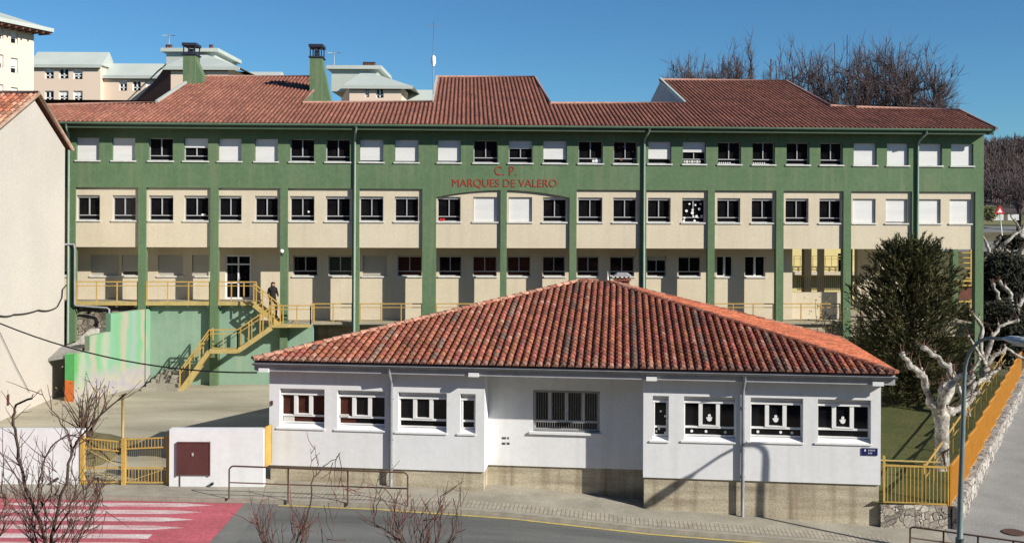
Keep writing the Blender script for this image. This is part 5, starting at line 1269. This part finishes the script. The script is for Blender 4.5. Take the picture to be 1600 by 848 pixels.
for x0_, x1_ in ((a.x,a.x+1.5),(a.x+2.0,b.x)): mb.box(x0_, x1_, 120, 120.2, a.z-.45, a.z+.25)
o = mb.build('road_barrier', M['sill'], None, origin=((a.x+b.x)/2,120,a.z-.4)); tag(o, 'low pale barrier wall along the far road behind the red sign', 'barrier')
sgn = thing('road_sign', 'red and white triangular road sign on a thin leaning pale post by the far road', 'road sign', at(1566,368,100)); c = at(1562,328,100); bs = at(1566,370,100)
mb = MB(); mb.tube([bs, c-Vector((0,0,.3))], .05, 6); mb.build('post', M['whiteplain'], sgn)
def tri_(s, y, zc): return [(c.x-s, y, zc-s*.75), (c.x+s, y, zc-s*.75), (c.x, y, zc+s)]
mb = MB(); A1, A2 = tri_(.5,c.y-.06,c.z), tri_(.5,c.y-.02,c.z); mb.face(A1); mb.face(A2[::-1])
for i in range(3): mb.face([A1[i],A2[i],A2[(i+1)%3],A1[(i+1)%3]])
pl_ = mb.build('sign_plate', M['redsign'], sgn); mb = MB(); mb.face(tri_(.24,c.y-.064,c.z-.07)); mb.build('white_field', M['whiteplain'], pl_)

# --- pollarded plane trees
def knob(mb, p, r, rr, twigs, tw):
    pts = [p+Vector((0,0,-r)), p+Vector((0,0,-r*.4)), p+Vector((0,0,r*.4)), p+Vector((0,0,r))]; mb.tube(pts, [r*.4,r,r*.9,r*.3], 7)
    for i in range(twigs):
        d = rot_to(Vector((0,0,1)), rr.uniform(0,1.4), rr); branch(tw, p+d*r*.6, d, rr.uniform(.12,.42), .022, .008, 2, rr, .2, .05, 3, c=(1.4,1.2,1.1))
def plane_tree(label, base, limbs, r0, th, seed, group='pollarded plane trees on the lawn', lean=0):
    rr = random.Random(seed); b = Vector(base); t = thing('plane_tree', label, 'tree', b, 0, group)
    mb = MB(); top = b+Vector((lean,0,th)); mb.tube([b-Vector((0,0,.2)), b+Vector((0,0,.15)), b.lerp(top,.4)+Vector((.02,0,0)), b.lerp(top,.8), top, top+Vector((0,0,.12))], [r0*1.35,r0*1.12,r0*.95,r0,r0*1.15,r0*.5], 12)
    mb.build('trunk', M['bark'], t)
    mb = MB(); tw = MB()
    for lm in limbs:
        P = [top]; R_ = [r0*.72]; 
        for k, o in enumerate(lm): P.append(b+Vector(o)); R_.append(r0*lerp(.6,.30,(k+1)/len(lm)))
        PP = []; RRr = []
        for k in range(len(P)-1):
            for s in range(4):
                s_ = s/4; j = Vector((rr.gauss(0,.035), rr.gauss(0,.035), rr.gauss(0,.035))) if (k or s) else Vector((0,0,0)); PP.append(P[k].lerp(P[k+1], s_)+j); RRr.append(lerp(R_[k],R_[k+1],s_)*rr.uniform(.85,1.2))
        PP.append(P[-1]); RRr.append(R_[-1]*1.3); mb.tube(PP, RRr, 9)
        knob(mb, P[-1], r0*.45, rr, 7, tw)
        for k in range(2, len(PP)-1, 2):
            if rr.random() < .6: q = PP[k]+Vector((rr.gauss(0,.05),0,.08)); knob(mb, q+Vector((0,0,RRr[k]*.6)), r0*.25, rr, 3, tw)
    mb.build('limbs', M['bark'], t); tw.build('twigs', M['twig'], t); return t
Y1 = 34.6; B1 = at(1471,735,Y1); B1.z = LZ(B1.x,Y1)
def rel(x, y, dY=0, b=None, Y=None): p = at(x, y, Y+dY); return tuple(p-b)
r1 = lambda x, y, dY=0: rel(x, y, dY, B1, Y1)
plane_tree('stout mottled plane tree nearest the railing corner, its limbs ending in knobs', B1, [[r1(1452,628,-.3),r1(1443,588,-.6),r1(1422,572,-.8),r1(1410,553,-1)], [r1(1472,610,.2),r1(1492,590,.3),r1(1468,560,.5),r1(1443,543,.5)], [r1(1492,640,.3),r1(1512,630,.6),r1(1527,612,.9)], [r1(1470,612,-.6),r1(1500,590,-1.0),r1(1519,588,-1.3)], [r1(1488,600,.9),r1(1483,570,1.3)]], .235, at(1471,648,Y1).z-B1.z, 11)
Y2 = 42.5; B2 = at(1507,690,Y2); B2.z = LZ(B2.x,Y2); r2 = lambda x, y, dY=0: rel(x, y, dY, B2, Y2)
plane_tree('second pale plane tree behind the nearest one along the street railing', B2, [[r2(1500,610),r2(1490,585,.4)], [r2(1522,600),r2(1545,590,.5),r2(1560,575,.6)], [r2(1512,600,.4),r2(1530,560,.6)]], .2, at(1507,628,Y2).z-B2.z, 12)
Y3 = 50; B3 = at(1538,650,Y3); B3.z = .9; r3 = lambda x, y, dY=0: rel(x, y, dY, B3, Y3)
plane_tree('plane tree with twisting white limbs in front of the right corner of the school', B3, [[r3(1532,545),r3(1535,510,.3),r3(1518,488,-.8)], [r3(1545,540),r3(1560,510,.4),r3(1590,500,.5)], [r3(1548,560),r3(1572,545),r3(1600,560)], [r3(1536,560,-.4),r3(1512,525,-.9)]], .22, at(1538,575,Y3).z-B3.z, 13)
Y4 = 62; B4 = at(1582,600,Y4); B4.z = 0.6; r4 = lambda x, y, dY=0: rel(x, y, dY, B4, Y4)
plane_tree('plane tree with white bark at the right edge above the lamp head', B4, [[r4(1582,490),r4(1578,460),r4(1562,440,.5)], [r4(1590,480),r4(1600,465,.3)], [r4(1575,500),r4(1560,470,-.5),r4(1552,445,-.6)]], .3, at(1582,520,Y4).z-B4.z, 14)
Y5 = 72; B5 = at(1545,520,Y5); B5.z = -.5+1; r5 = lambda x, y, dY=0: rel(x, y, dY, B5, Y5)
plane_tree('slim white plane tree standing upright just right of the school corner pillar', B5, [[r5(1546,400),r5(1540,378),r5(1530,362,.5)], [r5(1550,400),r5(1568,388),r5(1586,398,.6),r5(1600,385)], [r5(1556,392,.3),r5(1575,375),r5(1592,362,.5)], [r5(1548,410),r5(1562,372)]], .26, at(1545,425,Y5).z-B5.z, 15)
Y6 = 84; B6 = at(1595,420,Y6); B6.z = TZ(0,84); r6 = lambda x, y, dY=0: rel(x, y, dY, B6, Y6)
plane_tree('small white plane tree by the far road at the right edge', B6, [[r6(1590,352),r6(1580,338)], [r6(1600,350),r6(1612,340)]], .2, at(1595,362,Y6).z-B6.z, 16)
# dark evergreens filling the slope beyond the school corner
leafball('dark_shrub', 'dark evergreen shrub mass beyond the school corner at the right edge', 'bush', at(1572,455,66), 3.0, 9000, .17, 'needle', 21, sq=1.15, tintr=(.06,.32))
leafball('dark_shrub', 'low dark shrub under the plane trees behind the stepped railing', 'bush', at(1556,520,58), 2.6, 7000, .16, 'needle', 22, sq=.9, tintr=(.06,.32))
leafball('dark_shrub', 'dark clump above the slim white plane tree at the right edge', 'bush', at(1580,378,76), 1.3, 1800, .16, 'needle', 23, sq=.5, tintr=(.06,.3))
# --- conifer
def conifer():
    Y = 44.8; base = at(1430,650,Y); base.z = LZ(base.x,Y); t = thing('conifer_tree', 'bushy dark green conifer in front of the right end of the school', 'tree', base)
    mb = MB(); mb.tube([base-Vector((0,0,.2)), base+Vector((0,0,1.4)), base+Vector((-.1,0,4)), base+Vector((-.15,0,6.5))], [.17,.14,.1,.03], 8); mb.build('trunk', M['trunk'], t)
    rr = random.Random(31); mb = MB()
    ax = at(1420,500,Y); zt = at(1425,372,Y).z; zb = at(1430,612,Y).z
    # sprays: a plume of thin needles on a short branch, denser towards the outside
    pro = [(0,.55),(.10,.92),(.3,1.08),(.5,1.03),(.7,.86),(.85,.6),(.95,.34),(1,.12)]
    def prof(t):
        for (a, b), (c, e) in zip(pro, pro[1:]):
            if t <= c: return lerp(b, e, (t-a)/(c-a))
        return .1
    for i in range(135):
        t_ = (i+rr.random())/135; an = i*2.399963+rr.gauss(0,.25); reach = 1.95*prof(t_)*rr.uniform(.62,1.15); z0_ = lerp(zb, zt, t_*.93)
        d = Vector((math.cos(an), math.sin(an), .25+.9*t_)).normalized(); st_ = Vector((ax.x, Y, z0_-.35)); tip = st_ + d*reach/max(.35, math.hypot(d.x,d.y))
        if tip.z > zt: tip = st_ + (tip-st_)*((zt-st_.z)/(tip.z-st_.z))
        mb.tube([st_, tip], [.025,.008], 3, c=(.6,.5,.4), cap=False); bv = rr.uniform(.55,1.25)
        for j in range(36):
            f = rr.random()**.6; sw = .10+.26*math.sin(math.pi*min(1,f*.9+.05)); c = st_.lerp(tip, f)+Vector((rr.gauss(0,sw), rr.gauss(0,sw), rr.gauss(0,sw*.8)))
            out = (d+Vector((rr.gauss(0,.3), rr.gauss(0,.3), .25+rr.gauss(0,.25)))).normalized(); v = bv*rr.uniform(.6,1.3)*(.75+.5*f); L_ = rr.uniform(.25,.45)
            tb_ = (v*rr.uniform(.95,1.2), v, v*.85)
            for k in range(12):
                s = rr.random(); dd = rot_to(out, rr.uniform(.15,.7), rr); p = c+out*(s*L_); e = p+dd*rr.uniform(.10,.20); w = dd.cross(Vector((rr.gauss(0,1),rr.gauss(0,1),rr.gauss(0,1)))).normalized()*.020
                mb.face([p-w, p+w, e+w*.4, e-w*.4], tb_)
    mb.build('crown', M['needle'], t)
conifer()
# straggly broadleaf shrub left of the conifer
def stem_shrub(name, label, base, n, h, spread, leafn, seed, lc=(1.2,1.1,.9), lsz=.09, m='leaf'):
    rr = random.Random(seed); b = Vector(base); t = thing(name, label, 'shrub', b); mb = MB(); lf = MB()
    for i in range(n):
        P, d = branch(mb, b+Vector((rr.gauss(0,.12),rr.gauss(0,.12),0)), rot_to(Vector((0,0,1)), rr.uniform(.0,spread), rr), h*rr.uniform(.6,1.05), .03, .008, 6, rr, .1, .04, 4, c=(1,1,1))
        for j in range(leafn):
            q = P[rr.randint(2,6)]+Vector((rr.gauss(0,.16),rr.gauss(0,.16),rr.gauss(0,.14))); a = Vector((rr.gauss(0,1),rr.gauss(0,1),rr.gauss(0,.6))).normalized(); s = a.orthogonal().normalized(); v = rr.uniform(.5,1.7)
            lf.face([q-a*lsz, q+s*lsz*.5, q+a*lsz, q-s*lsz*.5], (v*lc[0],v*lc[1],v*lc[2]))
    mb.build('stems', M['twig'], t); lf.build('leaves', M[m], t)
p = at(1345,540,46.5); stem_shrub('leafy_shrub', 'straggly shrub with pale dead leaves between the school pillar and the conifer', (p.x,46.5,.9), 22, at(1345,468,46.5).z-.9, .28, 60, 51, (2.2,1.9,2.0))
p = at(1300,500,49); stem_shrub('leafy_shrub', 'grey brown shrub in front of the cream parapet of the arcade', (p.x,49.6,.8), 12, at(1300,470,49.6).z-.9, .14, 30, 52, (1.3,1,.8), .07)
q = at(1547,430,60)
# --- winter street trees in the foreground
def shoots(label, base, lines, seed, tuft, col=(1,1,1), rbase=.05, name='young_street_tree', th=3.2, group='leafless young trees along the near pavement'):
    rr = random.Random(seed); b = Vector(base); t = thing(name, label, 'tree', b, 0, group)
    tk = MB(); fork = Vector((b.x, b.y, b.z+th)); tk.tube([b, b.lerp(fork,.5)+Vector((.03,0,0)), fork], [rbase*1.9,rbase*1.5,rbase*1.35], 8); tk.build('trunk', M['trunk'], t)
    mb = MB(); cand = []
    for ln in lines:
        r0, r1_, ps = ln; P = [Vector(p) for p in ps]; PP = []; RR_ = []
        for k in range(len(P)-1):
            for s in range(3): PP.append(P[k].lerp(P[k+1], s/3)+(Vector((rr.gauss(0,.012),rr.gauss(0,.03),rr.gauss(0,.01))) if s else Vector((0,0,0))))
        PP.append(P[-1]); n = len(PP); mb.tube(PP, [.50*lerp(r0,r1_,i/(n-1)) for i in range(n)], 6, c=(.9,1,1)); cand += [(PP[i], (PP[min(i+1,n-1)]-PP[max(i-1,0)]).normalized()) for i in range(1,n)]
    for k in range(tuft):
        q, d = rr.choice(cand); v = rr.uniform(.7,1.5); P3, d3 = branch(mb, q, rot_to((d+Vector((0,0,.5))).normalized(), rr.uniform(.3,1.0), rr), rr.uniform(.15,.55), .0065, .003, 4, rr, .09, .10, 4, c=(v*1.15*col[0],v*col[1],v*col[2]))
        if rr.random() < .55: branch(mb, P3[2], rot_to(d3, rr.uniform(.4,.9), rr), rr.uniform(.1,.25), .005, .0025, 3, rr, .1, .1, 3, c=(v,v,v))
    mb.build('branches', M['twig'], t); return t
YF = 15.0; ZF = .85
def fp(x, y, dY=0): return tuple(at(x, y, YF+dY))
bs = (at(74,848,YF).x, YF, ZF); fk = (bs[0], YF, ZF+3.2)
c_ = (78,848)
L = [(.055,.03,[fk,fp(75,860),fp(54,798,.2),fp(38,757,.3),fp(28,715,.2),fp(24,670),fp(20,650,-.1),fp(25,632,-.1),fp(50,622,-.3)]),
     (.055,.022,[fk,fp(80,860),fp(92,790,-.2),fp(106,735,-.3),fp(112,703,-.3),fp(126,682,-.4),fp(153,652,-.5),fp(197,614,-.6)]),
     (.028,.008,[fp(112,700,-.3),fp(105,672,-.3),fp(81,641,-.2),fp(64,607,-.1)]),
     (.03,.012,[fp(58,800,.2),fp(60,750,.3),(fp(70,715,.4)),fp(88,690,.4),fp(108,679,.4),fp(128,684,.5),fp(142,700,.5),fp(148,722,.6)]),
     (.03,.010,[fp(50,790,.2),fp(34,764,.1),fp(10,720,0),fp(-3,694,0)]),
     (.025,.008,[fp(70,830),fp(100,795,.5),fp(130,765,.6),fp(154,745,.7),fp(152,780,.7),fp(146,811,.7)]),
     (.018,.006,[fp(154,745,.7),fp(160,775,.8),fp(163,813,.8)]),(.016,.006,[fp(154,745,.7),fp(148,770,.6),fp(140,795,.5)]),(.016,.006,[fp(154,745,.7),fp(138,755,.9),fp(122,775,1)]),
     (.03,.010,[fp(80,840),fp(108,800,-.5),fp(118,760,-.6),fp(112,730,-.6),fp(118,700,-.7)]),
     (.02,.006,[fp(126,683,-.4),fp(133,650,-.4),fp(138,628,-.3)]),(.016,.005,[fp(140,665,-.4),fp(148,640,-.4),fp(150,612,-.3)]),
     (.028,.008,[fp(66,840),fp(40,810,-.5),fp(22,770,-.6),fp(6,745,-.7)]),
     (.02,.006,[fp(60,800,.2),fp(80,770,.2),fp(82,735,.3)]),(.02,.006,[fp(84,820),fp(62,780,.1),fp(66,745,.2)])]
rr = random.Random(12)
for k in range(26):
    x = rr.uniform(20,150); L.append((.013,.005,[fp(74+(x-74)*.45,862,rr.uniform(-.4,.4)), fp(x,rr.uniform(800,830),rr.uniform(-.5,.5)), fp(x+rr.gauss(0,14),rr.uniform(735,790),rr.uniform(-.6,.6))]))
shoots('large leafless young tree in the lower left corner in front of the red crossing', bs, L, 71, 300)
bs = (at(-12,900,14.2).x, 14.2, ZF); YF = 14.2; fk = (bs[0], YF, ZF+3.0)
shoots('leafless tree top cut by the left edge of the frame', bs, [(.04,.012,[fk,fp(-10,840),fp(8,790),fp(2,760)]),(.03,.01,[fp(-10,850),fp(4,830),fp(10,800,.2)])], 72, 40)
YF = 15.5; bs = (at(455,900,YF).x, YF, ZF); fk = (bs[0], YF, ZF+3.4)
L = [(.035,.010,[fk,fp(462,850),fp(480,810),fp(487,775),fp(490,745),fp(505,728,.2),fp(525,717,.3),fp(531,706,.4)]),
     (.014,.006,[fp(527,712,.3),fp(522,740,.4),fp(524,765,.4)]),(.014,.006,[fp(529,708,.3),fp(533,745,.4),fp(537,775,.4),fp(546,786,.5)]),(.014,.005,[fp(520,722,.2),fp(514,745,.2),fp(522,768,.2),fp(527,777,.2)]),
     (.012,.004,[fp(490,748),fp(487,720),fp(485,700)]),(.012,.004,[fp(494,740),fp(497,718,.1),fp(491,694,.1)])]
rr = random.Random(8)
for k in range(26):
    x = rr.choice((404,409,415,421,462,470,476,483)) + rr.gauss(0,5); x2 = x+rr.gauss(0,9); yt = rr.uniform(787,815)
    L.append((.014,.005,[fp(446+(x-446)*.6,868,rr.uniform(-.3,.3)), fp(x,835,rr.uniform(-.4,.4)), fp(x2,yt,rr.uniform(-.4,.4))]))
for x, y1, x2, y2 in ((508,788,520,840),(500,800,512,848),(515,785,521,828),(456,810,460,848),(428,800,436,848)): L.append((.010,.005,[fp(x-2,y1,.2),fp(x+2,(y1+y2)/2,.2),fp(x2,y2,.2)]))
L.append((.02,.008,[fp(430,850),fp(446,848),fp(470,852)]))
shoots('leafless street tree with tall reddish shoots below the guard rail', bs, L, 73, 60, col=(1.5,1.0,1.0))
YF = 15.2; bs = (at(655,900,YF).x, YF, ZF); fk = (bs[0], YF, ZF+3.4)
L = [(.032,.010,[fk,fp(640,862),fp(620,840),fp(586,820),fp(588,790),fp(598,758)]),(.018,.007,[fp(586,822),fp(584,790),fp(588,765),(fp(592,742))]),(.014,.005,[fp(600,762),fp(612,780),(fp(628,787))]),
     (.03,.012,[fk,fp(655,862),fp(660,830),fp(690,790),(fp(688,775))]),(.028,.012,[fk,fp(672,866),fp(688,830),fp(690,800),fp(686,778)])]
rr = random.Random(9)
for k in range(34):
    x = rr.uniform(600,722); x2 = x+rr.gauss(0,7); yt = rr.uniform(778,815)
    L.append((.014,.005,[fp(660+(x-660)*.55,868,rr.uniform(-.3,.3)), fp(x,832,rr.uniform(-.4,.4)), fp(x2,yt,rr.uniform(-.4,.4))]))
for x, y1, x2, y2 in ((719,765,722,848),(708,778,722,848),(645,778,652,830)): L.append((.011,.005,[fp(x,y1,.2),fp(x2,y2,.2)]))
shoots('leafless street tree with dense reddish shoots in the bottom centre', bs, L, 74, 90, col=(1.4,1.0,1.0))
# weeds at the foot of the wall behind the gate
p = at(140,650,37); stem_shrub('bare_shrub', 'tangled bare shrub behind the double gate', (p.x,36.5,1.2), 22, 2.2, .8, 6, 55, (1.2,1,.7), .05)

# ================================================================== person on the stairs
def person():
    zf = lerp(ZU, ZL, .62)-.02; u = g.px(426,470,-.15)[0]; b = GB.world(u, -.15, zf); t = None
    V = [(0,0,.86),(0,.0,1.05),(0,.01,1.25),(0,.02,1.36),(.01,-.0,1.44),(.02,-.03,1.53),(.02,-.02,1.60),
         (-.09,0,.82),(-.12,-.06,.48),(-.10,.03,.10),(-.12,-.10,.05),
         (.09,0,.82),(.16,-.10,.46),(.17,-.03,.02),(.19,-.15,-.03),
         (-.17,.01,1.32),(-.23,.04,1.08),(-.20,-.10,.90),(.17,.01,1.32),(.24,.02,1.08),(.24,-.14,.95)]
    E = [(0,1),(1,2),(2,3),(3,4),(4,5),(5,6),(0,7),(7,8),(8,9),(9,10),(0,11),(11,12),(12,13),(13,14),(3,15),(15,16),(16,17),(3,18),(18,19),(19,20)]
    RD = [.19,.17,.19,.14,.065,.11,.09,.12,.085,.055,.045,.12,.085,.055,.045,.09,.065,.04,.09,.065,.04]
    me = bpy.data.meshes.new('person'); me.from_pydata(V, E, []); o = bpy.data.objects.new('person', me); col.objects.link(o)
    md = o.modifiers.new('s', 'SKIN'); 
    for i, r in enumerate(RD): me.skin_vertices[0].data[i].radius = (r, r*.85)
    me.skin_vertices[0].data[0].use_root = True
    o.modifiers.new('d', 'SUBSURF').levels = 1
    dg = bpy.context.evaluated_depsgraph_get(); m2 = bpy.data.meshes.new_from_object(o.evaluated_get(dg)); m2.name = 'person'
    o.modifiers.clear(); o.data = m2; m2.materials.clear(); m2.materials.append(M['dark']); m2.materials.append(M['skin'])
    for p in m2.polygons: p.use_smooth = True; c = p.center; p.material_index = 1 if (c.z > 1.46 or ((abs(c.x) > .17 and c.z < .97 and c.z > .85))) else 0
    o.location = b; o.rotation_euler = (0,0,GB.yaw+R(25)); FR[o.name] = None
    tag(o, 'person in dark clothes with long dark hair walking down the upper yellow stairs', 'person')
    mb = MB(); mb.tube([(.02,.0,1.66),(.02,.0,1.62),(.02,.03,1.52),(.01,.06,1.40),(0,.07,1.25),(0,.07,1.15)], [.03,.10,.105,.10,.09,.03], 10); mb.build('hair', M['hair'], o, world=False)
    mb = MB()
    for x, y, z in ((-.12,-.09,.03),(.19,-.13,-.05)): mb.tube([(x,y+.12,z),(x,y+.02,z+.01),(x,y-.12,z-.01)], [.04,.05,.03], 8)
    mb.build('shoes', M['cable'], o, world=False)
FR_backup = FR
class _D(dict): pass
person()

# ================================================================== unseen block added behind the camera to cut low sky light
sky_blocker = thing('apartment_block', 'unseen dark brick flats added behind the viewpoint to block low sky light', 'apartment block', (0,-8,.8))
mb = MB(); hs = []
for i in range(-14, 15):
    for j in range(6): hs.append((i*4.0-.8, i*4.0+.8, 1.8+2.8*j, 3.3+2.8*j))
mb.holes(-60, 60, -.5, 18, 0, hs, .3)
mb.v = [(x, -1.6-y, z) for x, y, z in mb.v]
mb.face([(-60,-1.6,18),(60,-1.6,18),(60,-14,18),(-60,-14,18)]); mb.face([(-60,-14,-.5),(60,-14,-.5),(60,-14,18),(-60,-14,18)]); mb.face([(-60,-1.6,-.5),(-60,-14,-.5),(-60,-14,18),(-60,-1.6,18)]); mb.face([(60,-1.6,-.5),(60,-14,-.5),(60,-14,18),(60,-1.6,18)])
mb.build('wall', M['brick'], sky_blocker)
mb = MB(); mb.face([(-60,-1.92,-.5),(60,-1.92,-.5),(60,-1.92,18),(-60,-1.92,18)]); mb.build('window_glazing', M['glass'], sky_blocker)
# ================================================================== light, sky, camera
AZ = 57.5; EL = 29.0
sd_ = Vector((math.sin(R(AZ))*math.cos(R(EL)), -math.cos(R(AZ))*math.cos(R(EL)), math.sin(R(EL))))
w = bpy.data.worlds.new('World'); scene.world = w; w.use_nodes = True; N = w.node_tree.nodes; Lk = w.node_tree.links
sk = N.new('ShaderNodeTexSky'); sk.sky_type = 'NISHITA'; sk.sun_disc = False; sk.sun_elevation = R(EL); sk.sun_rotation = math.atan2(sd_.x, sd_.y); sk.altitude = 900; sk.air_density = 1.0; sk.dust_density = .0; sk.ozone_density = 2.0
bg = N['Background']; bg.inputs['Strength'].default_value = .06; tn = N.new('ShaderNodeVectorMath'); tn.operation = 'MULTIPLY'; tn.inputs[1].default_value = (.50,.92,1.22); Lk.new(sk.outputs[0], tn.inputs[0]); Lk.new(tn.outputs[0], bg.inputs['Color'])
sl = bpy.data.lights.new('sun', 'SUN'); sl.energy = 5.0; sl.angle = R(.5); sl.color = (1.0,.94,.85); so_ = bpy.data.objects.new('sun', sl); col.objects.link(so_); so_.rotation_euler = sd_.to_track_quat('Z', 'Y').to_euler(); so_.location = (40,-30,60)
cam = bpy.data.cameras.new('camera'); co = bpy.data.objects.new('camera', cam); col.objects.link(co)
cam.sensor_width = 36; cam.lens = 36*F/1600; cam.shift_y = -105/1600; cam.clip_end = 3000; cam.clip_start = .2
c, s = math.cos(TH), math.sin(TH)
co.matrix_world = Matrix(((c,0+0,0,0),(0,0,-1,0),(0,1,0,H),(0,0,0,1)))
co.matrix_world = Matrix(((c,-s,0,0),(0,0,-1,0),(s,c,0,H),(0,0,0,1)))
scene.camera = co
scene.view_settings.view_transform = 'Standard'; scene.view_settings.look = 'None'; scene.view_settings.exposure = .45; scene.view_settings.gamma = 1; scene.view_settings.use_curve_mapping = False
scene.render.engine = 'CYCLES'
